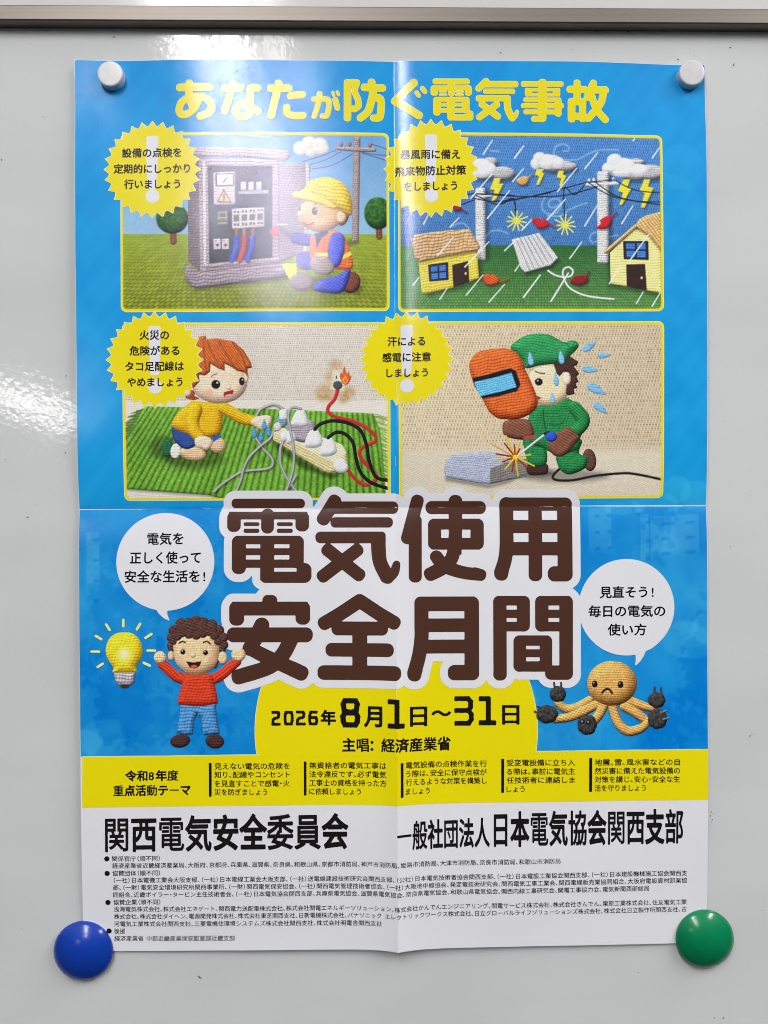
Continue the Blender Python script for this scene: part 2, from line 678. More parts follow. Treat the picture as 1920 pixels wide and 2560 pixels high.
def enamel(name, base, rough, bump, scale, dirt=0.0):
    m = bpy.data.materials.new(name)
    m.use_nodes = True
    nt = m.node_tree
    b = nt.nodes['Principled BSDF']
    b.inputs['Roughness'].default_value = rough
    tc = nt.nodes.new('ShaderNodeTexCoord')
    n = nt.nodes.new('ShaderNodeTexNoise'); n.inputs['Scale'].default_value = scale; n.inputs['Detail'].default_value = 2.5
    n2 = nt.nodes.new('ShaderNodeTexNoise'); n2.inputs['Scale'].default_value = scale / 7; n2.inputs['Detail'].default_value = 1
    ad = nt.nodes.new('ShaderNodeMath'); ad.operation = 'MULTIPLY_ADD'; ad.inputs[1].default_value = 1.6
    bp = nt.nodes.new('ShaderNodeBump'); bp.inputs['Strength'].default_value = bump; bp.inputs['Distance'].default_value = 0.0004
    nt.links.new(tc.outputs['Object'], n.inputs['Vector']); nt.links.new(tc.outputs['Object'], n2.inputs['Vector'])
    nt.links.new(n2.outputs['Fac'], ad.inputs[0]); nt.links.new(n.outputs['Fac'], ad.inputs[2])
    nt.links.new(ad.outputs[0], bp.inputs['Height']); nt.links.new(bp.outputs['Normal'], b.inputs['Normal'])
    # faint wiped-ink haze
    n3 = nt.nodes.new('ShaderNodeTexNoise'); n3.inputs['Scale'].default_value = 7; n3.inputs['Detail'].default_value = 5
    mp = nt.nodes.new('ShaderNodeMapping'); mp.inputs['Scale'].default_value = (1.0, 1.0, 2.2)
    rp = nt.nodes.new('ShaderNodeValToRGB')
    c0 = [v * (1 - dirt) for v in base]
    rp.color_ramp.elements[0].position = 0.35; rp.color_ramp.elements[0].color = (*c0, 1)
    rp.color_ramp.elements[1].position = 0.62; rp.color_ramp.elements[1].color = (*base, 1)
    nt.links.new(tc.outputs['Object'], mp.inputs['Vector']); nt.links.new(mp.outputs[0], n3.inputs['Vector'])
    nt.links.new(n3.outputs['Fac'], rp.inputs[0]); nt.links.new(rp.outputs[0], b.inputs['Base Color'])
    return m


M_BOARD = enamel('white_enamel', (0.63, 0.642, 0.64), 0.085, 0.16, 240, 0.06)
M_WALL = enamel('painted_wall', (0.66, 0.645, 0.635), 0.12, 0.2, 90, 0.05)
M_RAIL = bpy.data.materials.new('anodised_aluminium')
M_RAIL.use_nodes = True
_n = M_RAIL.node_tree
_b = _n.nodes['Principled BSDF']
_b.inputs['Metallic'].default_value = 1.0
_b.inputs['Roughness'].default_value = 0.5
_tc = _n.nodes.new('ShaderNodeTexCoord'); _mp = _n.nodes.new('ShaderNodeMapping'); _mp.inputs['Scale'].default_value = (3, 900, 900)
_ns = _n.nodes.new('ShaderNodeTexNoise'); _ns.inputs['Scale'].default_value = 1.0; _ns.inputs['Detail'].default_value = 4
_rp = _n.nodes.new('ShaderNodeValToRGB')
_rp.color_ramp.elements[0].color = (0.17, 0.150, 0.132, 1); _rp.color_ramp.elements[1].color = (0.235, 0.21, 0.187, 1)
_n.links.new(_tc.outputs['Object'], _mp.inputs['Vector']); _n.links.new(_mp.outputs[0], _ns.inputs['Vector'])
_n.links.new(_ns.outputs['Fac'], _rp.inputs[0]); _n.links.new(_rp.outputs[0], _b.inputs['Base Color'])
_bp = _n.nodes.new('ShaderNodeBump'); _bp.inputs['Strength'].default_value = 0.06; _bp.inputs['Distance'].default_value = 0.0003
_n.links.new(_ns.outputs['Fac'], _bp.inputs['Height']); _n.links.new(_bp.outputs['Normal'], _b.inputs['Normal'])

wall = box_bm('wall', [(-2.6, 0.012, -1.2), (2.6, 0.012, -1.2), (2.6, 0.012, 1.4), (-2.6, 0.012, 1.4)], [(0, 1, 2, 3)], M_WALL)
tag(wall, kind='structure')

board = bpy.data.objects.new('whiteboard', None)
C.objects.link(board)
board.location = (0, 0, -0.75)
tag(board, 'wide white enamel whiteboard with an aluminium top rail, behind the poster', 'whiteboard')
ROT = math.radians(0.30)
ZR = (1280 - 75.0) * K          # underside of the rail at the middle of the picture
box_bm('writing_surface', [(-0.95, 0.0, -0.12), (0.95, 0.0, -0.12), (0.95, 0.0, 0.75 + ZR + 0.006), (-0.95, 0.0, 0.75 + ZR + 0.006),
                           (-0.95, 0.010, -0.12), (0.95, 0.010, -0.12), (0.95, 0.010, 0.75 + ZR + 0.006), (-0.95, 0.010, 0.75 + ZR + 0.006)],
       [(0, 1, 2, 3), (5, 4, 7, 6), (4, 0, 3, 7), (1, 5, 6, 2), (3, 2, 6, 7), (4, 5, 1, 0)], M_BOARD, board)
# rail profile: (y, z) pairs, extruded along x
prof = [(0.011, 0.0), (-0.0005, 0.0), (-0.0078, 0.0004), (-0.0084, 0.0012), (-0.0084, 0.0098), (-0.0077, 0.0106), (0.011, 0.0106)]
vs, fs = [], []
NX = 2
for i in range(NX):
    x = -0.97 + 1.94 * i / (NX - 1)
    vs += [(x, p[0], p[1]) for p in prof]
m_ = len(prof)
for k in range(m_):
    a, b = k, (k + 1) % m_
    fs.append((a, b, m_ + b, m_ + a))
fs += [tuple(range(m_))[::-1], tuple(range(m_, 2 * m_))]
rail = box_bm('top_rail', vs, fs, M_RAIL, board)
rail.location = (0, 0, 0.75 + ZR)
rail.rotation_euler = (0, ROT, 0)

# dried ink specks and scratches on the enamel
random.seed(5)
sp_v, sp_f = [], []


def speck(px, py, r, el=1.0, ang=0.0):
    n = 7
    b = len(sp_v)
    for k in range(n):
        t = 2 * math.pi * k / n
        rr = r * (0.65 + 0.7 * random.random())
        u, v = rr * math.cos(t) * el, rr * math.sin(t)
        sp_v.append(((px + u * math.cos(ang) - v * math.sin(ang) - CX) * K, -0.0001, (CY - py - u * math.sin(ang) - v * math.cos(ang)) * K + 0.75))
    sp_f.append(tuple(range(b, b + n))[::-1])


for (px, py, r, el, an) in [(285, 93, 1.6, 1.6, 1), (153, 88, .9, 1, 0), (278, 86, .9, 1, 0), (1251, 132, 1.6, 2.2, .2), (1432, 124, 1, 1, 0),
                            (1695, 149, 2, 1, 0), (1733, 140, 1.4, 1, 0), (1834, 163, 2, 1.5, 1), (1826, 119, 1.8, 1.6, .4), (1835, 159, 1.2, 1, 0),
                            (108, 292, 1.2, 1, 0), (165, 940, 1.2, 1.8, .2), (93, 982, 1, 1.5, .3), (164, 1132, 1.3, 2.5, 1.9), (143, 1141, .9, 1, 0),
                            (13, 1149, 1.3, 1, 0), (70, 1293, 1.5, 2, 0), (90, 1262, .9, 1, 0), (1772, 944, 1.1, 1, 0), (1811, 1053, 1.1, 1, 0),
                            (1826, 1366, 1.1, 1, 0), (1770, 1175, 1, 1, 0), (1877, 1228, .9, 1, 0), (1786, 2545, 1.5, 1, 0), (1808, 2545, 1.6, 1.7, 2.6),
                            (1596, 2431, 1.2, 1.3, .5), (1907, 2276, 1, 1, 0), (499, 2443, 1.8, 3.2, 2.5), (598, 2473, 1.1, 1, 0), (226, 2473, .9, 1, 0),
                            (1778, 2030, 1.8, 1, 0), (1776, 2040, 1.5, 1.4, 1), (1783, 2034, 1, 1, 0), (1779, 2055, 1.2, 1, 0), (1781, 2049, 1.3, 1, 0),
                            (1774, 2062, .9, 1, 0), (1769, 1972, 1, 1, 0), (1875, 1840, 1.6, 1.5, 1), (1880, 1835, 1.2, 1, 0), (1870, 1848, 1.1, 1, 0),
                            (4, 400, 1.6, 1.8, 2), (1257, 74, 2, 5, .05), (1274, 75, 1.8, 3, .05), (1167, 71, 1.3, 3, 0), (1335, 76, 1.2, 4, 0),
                            (1490, 78, 1.2, 4, 0), (1570, 79, 1.3, 3, 0), (1660, 79, 1.1, 4, 0), (985, 73, 1.2, 4, 0), (55, 2320, 1, 1, 0), (120, 1700, 1, 1, 0)]:
    speck(px, py, r, el, -an)
for k in range(60):
    speck(random.uniform(0, 1920), random.choice([random.uniform(90, 140), random.uniform(140, 2560)]), random.uniform(0.4, 0.8))
M_SPECK = bpy.data.materials.new('dried_ink')
M_SPECK.use_nodes = True
M_SPECK.node_tree.nodes['Principled BSDF'].inputs['Base Color'].default_value = (0.09, 0.09, 0.09, 1)
tag(box_bm('ink_specks', sp_v, sp_f, M_SPECK, board), kind='stuff')

# ------------------------------------------------------------------ the poster
poster = bpy.data.objects.new('poster', None)
C.objects.link(poster)
tag(poster, 'folded glossy Japanese electrical safety poster, blue and yellow, held on the whiteboard by magnets', 'poster')
TL, TR, BR, BL = (185, 148), (1764, 160), (1771, 2361), (206, 2383)
SHEET = poly([TL, TR, BR, BL])

xs = np.concatenate([np.linspace(0, 1, 120)]); ys = np.linspace(0, 1, 160)
U, Vv = np.meshgrid(xs, ys)


def q(U, V):
    a = [np.array(p, float) for p in (TL, TR, BR, BL)]
    P = [(a[0][k] * (1 - U) + a[1][k] * U) * (1 - V) + (a[3][k] * (1 - U) + a[2][k] * U) * V for k in (0, 1)]
    return P[0], P[1]


# columns and rows crowd at the folds
xs = np.unique(np.concatenate([np.linspace(0, 1, 90), 0.506 + np.linspace(-0.08, 0.08, 60)]))
ys = np.unique(np.concatenate([np.linspace(0, 1, 110), 0.504 + np.linspace(-0.06, 0.06, 50)]))
U, Vv = np.meshgrid(xs, ys)
PX, PY = q(U, Vv)
H, W = PX.shape
P = to_world(PX, PY, 0).reshape(-1, 3)
ii = np.arange(H * W).reshape(H, W)
F = np.stack([ii[:-1, :-1], ii[1:, :-1], ii[1:, 1:], ii[:-1, 1:]], -1).reshape(-1, 4)
paper = mesh_obj('paper_sheet', P, F.ravel(), np.full(len(F), 4), INK['white'], poster)

# --- blue printed ground with its watercolour clouds
L = Layer(180, 140, 1780, 1905, 3.0)
X, Y = L.X, L.Y
base = np.zeros(X.shape + (3,))
up = np.array([8, 142, 210.]); md = np.array([22, 150, 214.]); lo = np.array([30, 138, 212.])
t = np.clip((Y - 150) / 900, 0, 1)[..., None]
base[:] = up * (1 - t) + md * t
base += ((np.sin((X + Y * 0.8) / 9.0) * 1.5) + (noise(X + Y * 0.8, Y - X, 60, 2) - 0.5) * 12)[..., None] * np.array([1.0, .8, .5])
for (cx, cy, r, k) in ((1505, 440, 95, 9), (1640, 560, 130, 7), (1700, 420, 60, 8), (1240, 320, 50, 4), (1560, 720, 80, 5)):
    m = np.clip((r - np.hypot(X - cx, Y - cy)) / 6, 0, 1)
    base += m[..., None] * np.array([k, k * .7, k * .3])
low = np.clip((Y - 1262) / 10, 0, 1)[..., None]
cl = noise(X, Y, 150, 4) * 0.5 + noise(X, Y, 62, 5) * 0.3 + noise(X + noise(X, Y, 40, 9) * 30, Y, 28, 6) * 0.2
cl = cl[..., None]
lowc = np.array([2, 112, 192.]) * (1 - cl) + np.array([44, 158, 214.]) * cl
rg = .16 * (noise(X, Y, 24, 13) - .5) + .2 * (noise(X, Y, 11, 14) - .5)
e = noise(X, Y, 150, 11) + rg; e2 = noise(X + 60 * noise(X, Y, 60, 3), Y * .7, 110, 12) + rg
lowc = lowc + (np.clip((e2 - 0.55) / 0.05, 0, 1) * 8 - np.clip((e - 0.62) / 0.05, 0, 1) * 12)[..., None] * np.array([1.2, .9, .4])
lowc = lowc - (np.clip((Y - 1500) / 400, 0, 1) * (X > 1500) * 8)[..., None] * np.array([1.5, .6, -.3])
# dark haze patches and clouds just above the fold
base = base * (1 - low) + lowc * low
for (cx, cy, rx, ry) in ((1690, 1225, 42, 34), (1745, 1240, 45, 44), (1640, 1262, 60, 34), (1560, 1268, 50, 20), (1720, 1600, 70, 50), (1765, 1570, 40, 40),
                         (260, 1850, 60, 60), (210, 1860, 50, 36), (1400, 1350, 30, 60)):
    m = np.clip((1 - np.hypot((X - cx) / rx, (Y - cy) / ry)) * 7 + 1.6 * (noise(X, Y, 22, 21) - .5), 0, 1)
    base += m[..., None] * np.array([14, 11, 5.])
# pale silhouettes of office blocks
for (x0, y0, x1, y1, nx, ny, ww) in ((1625, 1290, 1748, 1400, 2, 3, 26), (1600, 1285, 1623, 1420, 1, 4, 14), (1470, 1270, 1530, 1390, 2, 3, 14), (215, 1330, 250, 1480, 1, 4, 16)):
    yy = Y + (X - x0) * 0.06
    m = (np.clip((X - x0) / 2, 0, 1) * np.clip((x1 - X) / 2, 0, 1) * np.clip((yy - y0) / 3, 0, 1) * np.clip((y1 - yy) / 26, 0, 1))
    base += m[..., None] * np.array([24, 12, 2.])
    for a in range(nx):
        for b in range(ny):
            cx = x0 + (a + .5) * (x1 - x0) / nx + 8; cy = y0 + 22 + b * 42 * (y1 - y0) / 125
            m2 = np.clip((ww / 2 - np.abs(X - cx)) / 3, 0, 1) * np.clip((5 - np.abs(yy - cy)) / 3, 0, 1)
            base -= m2[..., None] * np.array([26, 15, 2.])
L.col = np.clip(base / 255, 0, 1)
L.d = np.maximum(SHEET.fn(X, Y) + 1.0, Y - (1892.5 - (X - 202) * 0.0126))
L.emit('blue_ground', 1, poster, 0.015)

# --- yellow theme band
q4 = [(206.5, 1891.7), (1772.5, 1872.4), (1771.3, 1998.5), (205.5, 2018.5)]
band = flat('theme_band', poly(q4) & SHEET.grow(-0.8), 2, INK['yellow'], poster, 3)
disc = ell((990.5, 1826), 352, 366) & Shape((0, 0, 1920, 1884.5), lambda X, Y: Y - 1884)
flat('date_disc_edge', disc, 2, INK['pale'], poster, 3, 1.6)
date_disc = flat('date_disc', disc | poly([(650, 1870), (1335, 1862), (1335, 1890), (650, 1890)]), 3, INK['yellow'], poster, 3)
# white gap line between the blue and the band
flat('band_edge', poly([(206, 1890.2), (1772, 1871.0), (1772, 1872.6), (206, 1891.9)]) & SHEET.grow(-0.8), 1.5, INK['pale'], poster, 1.5)

# ------------------------------------------------------------------ the four knitted pictures
YEL_PX = YEL


def frame(Lr, outer, inner):
    Lr.fill(outer, PALE)
    Lr.fill(outer.grow(-1.6), YEL_PX, own=False)
    return inner


def puff(Lr, cs, col, tex=None, amp=0.22, pil=18):
    sh = None
    for (c, r) in cs:
        q_ = ell(c, r, r * 0.9)
        sh = q_ if sh is None else sh | q_
    Lr.fill(sh, col, tex, pil=pil, amp=amp, soft=1.6)
    return sh


def drop(c, lx, ly, rot=0):
    """teardrop pointing up, then turned"""
    pts = []
    for k in range(24):
        t = 2 * math.pi * k / 24
        x = lx * math.sin(t) * math.sin(t / 2) ** 1.2
        y = -ly * math.cos(t)
        a = math.radians(rot)
        pts.append((c[0] + x * math.cos(a) - y * math.sin(a), c[1] + x * math.sin(a) + y * math.cos(a)))
    return poly(pts)


# picture 1: the switch cabinet
A = Z(465, 330, 3)
L1 = Layer(296, 326, 982, 790)
o1 = rquad([(302, 332.5), (972.5, 333.5), (974, 778), (304, 782)], 15)
i1 = rquad([(308.5, 340), (966, 341), (967, 770.5), (310, 774.5)], 10)
frame(L1, o1, i1)
X, Y = L1.X, L1.Y
hor = 586.0
g = np.clip((Y - 340) / 246, 0, 1)[..., None]
sky = np.array([104, 158, 212.]) * (1 - g) + np.array([146, 186, 216.]) * g
sky = sky * (1 + 0.05 * (noise(X, Y, 4, 1) - .5) + 0.04 * (noise(X, Y, 30, 2) - .5))[..., None]
dep = np.clip((Y - hor) / 190, 0, 1)
rows = np.power(np.clip(dep, 1e-4, 1), 0.8) * 24 + 0.12 * np.sin(X * .03)
jj = np.floor(rows); bb = rows - jj - .5
uu = (X - 640) / (5 + 9 * dep) + .5 * (jj % 2); i_ = np.floor(uu); aa = uu - i_ - .5
bump = np.sqrt(np.clip(1 - (aa / .55) ** 2 - (bb / .6) ** 2, 0, 1))
gr = (np.array([158, 178, 52.]) * (1 - dep[..., None]) + np.array([150, 162, 44.]) * dep[..., None])
gr = gr * (0.98 - 0.42 * (1 - bump) * (0.35 + .65 * dep) + .14 * (hash2(i_, jj, 1) - .5))[..., None]
pic = np.where((Y > hor)[..., None], gr, sky)
a = np.clip(.5 - i1.fn(X, Y) / 1.6, 0, 1)[..., None]
L1.col = L1.col * (1 - a) + np.clip(pic / 255, 0, 1) * a
kn = dict(own=False)
# trees on the skyline
for (c, rx, ry) in (((432, 548), 40, 38), (A((1440, 612))[0], 34, 40)):
    L1.fill(path([(c[0] + 2, c[1] + 30), (c[0] + 3, c[1] + 58)], 8), (120, 74, 44), stitch(4, 4), pil=5, **kn)
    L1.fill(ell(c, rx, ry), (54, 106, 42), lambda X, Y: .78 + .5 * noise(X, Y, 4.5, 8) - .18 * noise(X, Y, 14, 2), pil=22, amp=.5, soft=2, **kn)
sh = None
for c, r in (((860, 128), 18), ((925, 95), 20), ((1000, 112), 22), ((935, 150), 15), ((1040, 130), 11)):
    e_ = ell(A(c)[0], r, r * .95); sh = e_ if sh is None else sh | e_
L1.fill(sh, (230, 224, 212), lambda X, Y: .94 + .12 * noise(X, Y, 4, 4), pil=14, amp=.1, soft=2.5, **kn)
for ln in ([(1130, 142), (1000, 192), (880, 228)], [(1165, 155), (1050, 215), (935, 250)], [(1250, 172), (1100, 255), (945, 285)],
           [(1390, 95), (1510, 132)], [(1310, 155), (1400, 172), (1510, 180)], [(1320, 165), (1510, 218)]):
    L1.fill(path(A(*ln), 1.0), (86, 84, 96), **kn)
L1.shade(path(A((1270, 830), (1180, 850)), 8), .25, 5)
pole_tex = stitch(4.5, 4, .45)
L1.fill(bar(*A((1283, 40), (1270, 832)), 8.6, 3), (150, 134, 132), pole_tex, pil=7, amp=.4, **kn)
L1.fill(path(A((1135, 128), (1275, 138), (1412, 138)), 5.2), (152, 136, 134), pole_tex, pil=5, amp=.4, **kn)
for c in ((1165, 98), (1228, 98), (1380, 104)):
    L1.fill(ell(A(c)[0], 5, 6), (146, 128, 124), pil=4, amp=.4, **kn)
# grass shadow under things
L1.shade(poly(A((0, 1120), (80, 1190), (760, 1110), (900, 1180), (1300, 1220), (1330, 1160), (760, 1060))), .35, 9)
a_ = np.clip(.5 - i1.fn(X, Y) / 1.6, 0, 1)[..., None]
# redraw the frame outside the picture edge
ring = Layer(296, 326, 982, 790); frame(ring, o1, i1)
L1.col = L1.col * a_ + ring.col * (1 - a_)
p1 = L1.emit('inspection_picture', 2, poster)

cab = Layer(460, 362, 790, 740)
cst = stitch(6.5, 5.2, .42)
cst2 = stitch(5, 6.5, .42)
cc = (148, 134, 138)
cab.fill(poly(A((-5, 985), (105, 1050), (720, 980), (772, 1030), (765, 1092), (90, 1180), (50, 1165), (-5, 1090))), (138, 125, 132), stitch(6, 6.2, .5, -4), pil=12, amp=.35)
cab.fill(poly(A((15, 190), (110, 215), (112, 1055), (22, 975))), (104, 93, 96), stitch(7, 5, .4, 4), pil=4)
cab.fill(poly(A((688, 250), (905, 236), (935, 252), (930, 480), (905, 900), (700, 985))), (136, 125, 132), stitch(5.4, 4.6, .36), pil=5)
cab.fill(path(A((912, 245), (915, 480), (895, 890)), 5), (182, 172, 176), cst2, pil=4, **kn)
cab.fill(poly(A((98, 205), (700, 218), (702, 990), (108, 1058))), cc, cst2, pil=5)
cab.fill(poly(A((165, 258), (650, 262), (650, 962), (178, 990))), (42, 50, 54), lambda X, Y: .8 + .45 * noise(X, Y, 3, 2), **kn)
cab.fill(path(A((138, 230), (145, 1030)), 3.0), (196, 184, 188), stitch(5, 5, .5), **kn)
cab.fill(path(A((150, 1012), (690, 962)), 6), cc, stitch(6, 7, .5, -5), pil=5, **kn)
cab.fill(path(A((80, 160), (400, 158), (745, 182)), 13), (160, 145, 150), stitch(6, 5.5, .42, 2), pil=11, amp=.32)
cab.shade(poly(A((170, 258), (650, 262), (650, 330), (170, 320))), .35, 5)
# gauge plate and warning triangle
plate = rquad(A((207, 310), (370, 302), (374, 548), (212, 552)), 5)
cab.fill(plate, (178, 162, 166), stitch(5, 5, .4), pil=4, **kn)
cab.fill(rquad(A((222, 318), (360, 312), (362, 408), (226, 412)), 2), (70, 52, 50), **kn)
cab.fill(rquad(A((234, 326), (352, 322), (354, 400), (238, 402)), 1), (226, 228, 216), **kn)
cab.fill(path(A((282, 385), (306, 352)), 1.6), (40, 44, 48), **kn); cab.fill(path(A((300, 360), (325, 335)), .8), (70, 74, 78), **kn)
cab.fill(poly(A((286, 428), (234, 532), (346, 536))), (64, 50, 46), **kn)
cab.fill(poly(A((287, 448), (248, 523), (332, 526))), (232, 170, 66), stitch(4, 4, .2), **kn)
cab.fill(path(A((292, 468), (284, 488), (292, 492), (285, 515)), 1.7), (40, 32, 30), **kn)
# relays, breakers, terminals
cab.fill(rquad(A((232, 590), (318, 588), (320, 702), (236, 704)), 3), (70, 74, 74), stitch(4, 4, .3), **kn)
for y in (610, 650, 690): cab.fill(path(A((245, y), (306, y - 4)), 1.5), (176, 178, 120), **kn)
for x in (248, 304): cab.fill(path(A((x, 606), (x, 660)), 1.2), (176, 178, 120), **kn)
cab.fill(rquad(A((345, 580), (590, 568), (592, 716), (348, 734)), 4), (190, 184, 184), stitch(5, 5, .3), pil=4, **kn)
for k in range(4):
    x = 382 + k * 59; y = 652 - k * 4
    cab.fill(rquad(A((x - 22, y - 24), (x + 20, y - 26), (x + 20, y + 22), (x - 22, y + 24)), 1.5), (92, 90, 92), stitch(3, 3, .3), **kn)
    for dx in (-12, 12):
        cab.fill(ell(A((x + dx, y - 48))[0], 2.6, 2.6), (70, 62, 62), **kn); cab.fill(ell(A((x + dx, y + 48))[0], 2.8, 2.8), (80, 66, 62), **kn)
for x in (412, 470, 528): cab.fill(rquad(A((x, 378), (x + 40, 376), (x + 40, 438), (x, 440)), 2), (176, 174, 176), stitch(4, 4, .3), **kn)
cab.fill(rquad(A((398, 446), (620, 440), (620, 466), (398, 472)), 2), (158, 160, 164), stitch(5, 5, .3), **kn)
for x in (208, 270):
    cab.fill(rquad(A((x, 806), (x + 54, 802), (x + 55, 882), (x + 2, 886)), 2.5), (188, 176, 178), stitch(4, 4, .3), **kn)
    cab.fill(ell(A((x + 30, 852))[0], 3.4, 3.4), (52, 44, 46), **kn); cab.fill(ell(A((x + 18, 822))[0], 1.6, 1.6), (80, 70, 70), **kn)
for x in (378, 437, 500):
    cab.fill(path(A((x, 735), (x, 795)), 4), (150, 96, 66), **kn)
for x, col in ((380, (44, 78, 196)), (440, (176, 48, 58)), (500, (50, 74, 190))):
    cab.fill(path(A((x, 800), (x - 4, 880), (x - 34, 968)), 6.6), col, stitch(6, 4, .4, 10), pil=6, amp=.4, **kn)
cab.clip(i1)
cab.emit('switch_cabinet', 3, p1)

wk = Layer(660, 440, 906, 745)
skin = (216, 172, 126); sk = stitch(5.5, 5, .26)
wk.fill(path(A((690, 700), (760, 697)), 1.4), (226, 206, 200))
wk.fill(poly(A((630, 752), (672, 706), (716, 762), (652, 786))), (216, 84, 84), stitch(4, 4, .25))
wk.fill(path(A((720, 740), (830, 810)), 7), (120, 112, 118))
wk.fill(poly(A((715, 992), (830, 988), (832, 1085), (780, 1116))), (196, 206, 76), stitch(5, 4, .2))
wk.fill(ell(A((1236, 1132))[0], 24, 27, 20), (112, 62, 46), stitch(9, 4, .5, 75), pil=12, amp=.45)
wk.fill(ell(A((868, 1130))[0], 30, 22), (136, 122, 120), stitch(5, 5, .3), pil=10)
wk.fill(poly(A((1225, 1020), (1150, 1075), (1000, 1120), (960, 1190), (1080, 1216), (1178, 1200), (1230, 1080)), True), (74, 88, 196), stitch(6, 5, .42, 30), pil=14, amp=.4)
wk.fill(ell(A((905, 968))[0], 26, 24), (78, 84, 160), stitch(5, 5, .35), pil=9)
wk.fill(path(A((940, 815), (880, 812), (830, 800)), 15), (84, 86, 150), stitch(5, 5, .35), pil=9)
wk.fill(poly(A((955, 770), (1060, 745), (1100, 800), (1000, 930), (950, 900))), (74, 80, 108), stitch(5, 4, .3))
wk.fill(poly(A((935, 795), (972, 790), (985, 940), (968, 975), (935, 945)), True), (226, 122, 84), stitch(5, 5, .3), pil=5)
wk.fill(poly(A((1100, 742), (1170, 765), (1215, 850), (1250, 960), (1240, 1030), (1120, 1028), (985, 925), (1010, 820), (1060, 770)), True), (224, 110, 48), stitch(6, 5.5, .42), pil=10)
wk.fill(path(A((1175, 945), (1240, 912)), 5), (228, 208, 76), stitch(5, 4, .3), own=False)
wk.fill(path(A((985, 922), (1065, 926)), 4.2), (196, 210, 76), stitch(5, 4, .3), own=False)
wk.fill(path(A((1135, 815), (1128, 890), (1118, 975)), [19, 21, 15]), (70, 88, 204), stitch(6, 5, .45, 15), pil=15, amp=.4)
wk.fill(ell(A((1022, 1008))[0], 31, 23, 20), (146, 132, 122), stitch(5, 5, .35), pil=10, amp=.35)
wk.fill(poly(A((1100, 560), (1160, 580), (1222, 620), (1200, 690), (1155, 706), (1120, 640)), True), (108, 66, 48), stitch(4, 4, .5), pil=5)
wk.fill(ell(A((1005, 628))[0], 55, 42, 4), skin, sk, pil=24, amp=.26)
wk.fill(ell(A((858, 620))[0], 6.5, 7), (232, 194, 152), pil=5, amp=.2)
wk.fill(ell(A((1166, 642))[0], 12, 16, 10), (230, 190, 150), stitch(4, 4, .3), pil=8, amp=.3)
wk.fill(ell(A((966, 600))[0], 6.8, 10), (62, 68, 78), own=False); wk.fill(ell(A((972, 590))[0], 2, 3), (150, 156, 162), own=False)
wk.fill(ell(A((851, 578))[0], 4, 7), (84, 88, 96), own=False)
wk.fill(path(A((965, 546), (992, 538), (1015, 550)), 1.5), (96, 70, 60), own=False)
wk.fill(path(A((884, 688), (915, 703), (962, 684)), 1.2), (110, 66, 60), own=False)
wk.fill(poly(A((818, 470), (885, 432), (935, 372), (1040, 345), (1150, 372), (1230, 462), (1248, 600), (1222, 632), (1120, 580), (960, 520), (830, 505)), True),
        (234, 196, 44), stitch(7, 7, .34, 12), pil=26, amp=.32)
wk.fill(path(A((822, 478), (900, 490), (1010, 520), (1110, 570)), [8, 10, 10, 6]), (240, 206, 66), stitch(6, 5, .3, 14), pil=8, amp=.3)
wk.clip(i1)
wk.emit('knitted_worker', 4, p1)

# picture 2: the storm
B = Z(960, 300, 4); Cc = Z(1260, 330, 4)
L2 = Layer(990, 326, 1664, 790)
o2 = rquad([(995, 332), (1654, 340.5), (1657, 780.5), (995.5, 781.5)], 15)
i2 = rquad([(1001, 340), (1647.5, 348), (1649.5, 773.5), (1002, 773.5)], 10)
X, Y = L2.X, L2.Y
hor = 617.0
sky = np.array([86, 152, 228.]) * np.ones(X.shape)[..., None] * dotknit(5.6, 7.6, .55, 1)(X, Y)[..., None]
sky = sky * (1 - .1 * np.clip((Y - 420) / 200, 0, 1))[..., None]
dep = np.clip((Y - hor) / 156, 0, 1)
rows = np.power(np.clip(dep, 1e-4, 1), .85) * 26
jj = np.floor(rows); bb = rows - jj - .5
uu = (X + Y * .35 - 1320) / (4.4 + 3.5 * dep) + .5 * (jj % 2); i_ = np.floor(uu); aa = uu - i_ - .5
bump = np.sqrt(np.clip(1 - (aa / .55) ** 2 - (bb / .6) ** 2, 0, 1))
gr = np.array([58, 124, 58.]) * (1 - dep[..., None]) + np.array([112, 172, 92.]) * dep[..., None]
gr = gr * (1.05 - .5 * (1 - bump) + .12 * (hash2(i_, jj, 1) - .5))[..., None] * (0.9 + .25 * np.exp(-((X - 1050) / 120) ** 2) * (1 - dep))[..., None]
L2.col = np.clip(np.where((Y > hor)[..., None], gr, sky) / 255, 0, 1)
kn = dict(own=False)
# wind swirls stitched in pale thread
sw = dict(own=False, alpha=.42, soft=1.6)
for s_, pts in ((Cc, [(490, 235), (510, 165), (580, 135), (640, 165), (630, 205), (585, 200)]),
                (Cc, [(600, 290), (720, 290), (830, 235), (940, 195), (1140, 190)]),
                (Cc, [(540, 740), (480, 770), (440, 740), (460, 690), (540, 690), (560, 760), (500, 830), (410, 820), (370, 750), (400, 670)]),
                (Cc, [(430, 850), (560, 850), (660, 780), (820, 720)]),
                (Cc, [(880, 1120), (850, 1080), (870, 1030), (920, 1010)]), (Cc, [(900, 1110), (1000, 1070), (1130, 1040)]),
                (B, [(690, 1075), (740, 1045), (800, 1050), (850, 1100)]), (B, [(1010, 1190), (1060, 1130), (1140, 1115), (1230, 1145)]),
                (B, [(1060, 320), (1140, 325)])):
    L2.fill(path(s_(*pts), 2.2), (196, 220, 240), **sw)
cloudtex = lambda X, Y: .95 + .09 * noise(X, Y, 3, 4)
greytex = stitch(4.5, 4, .36)


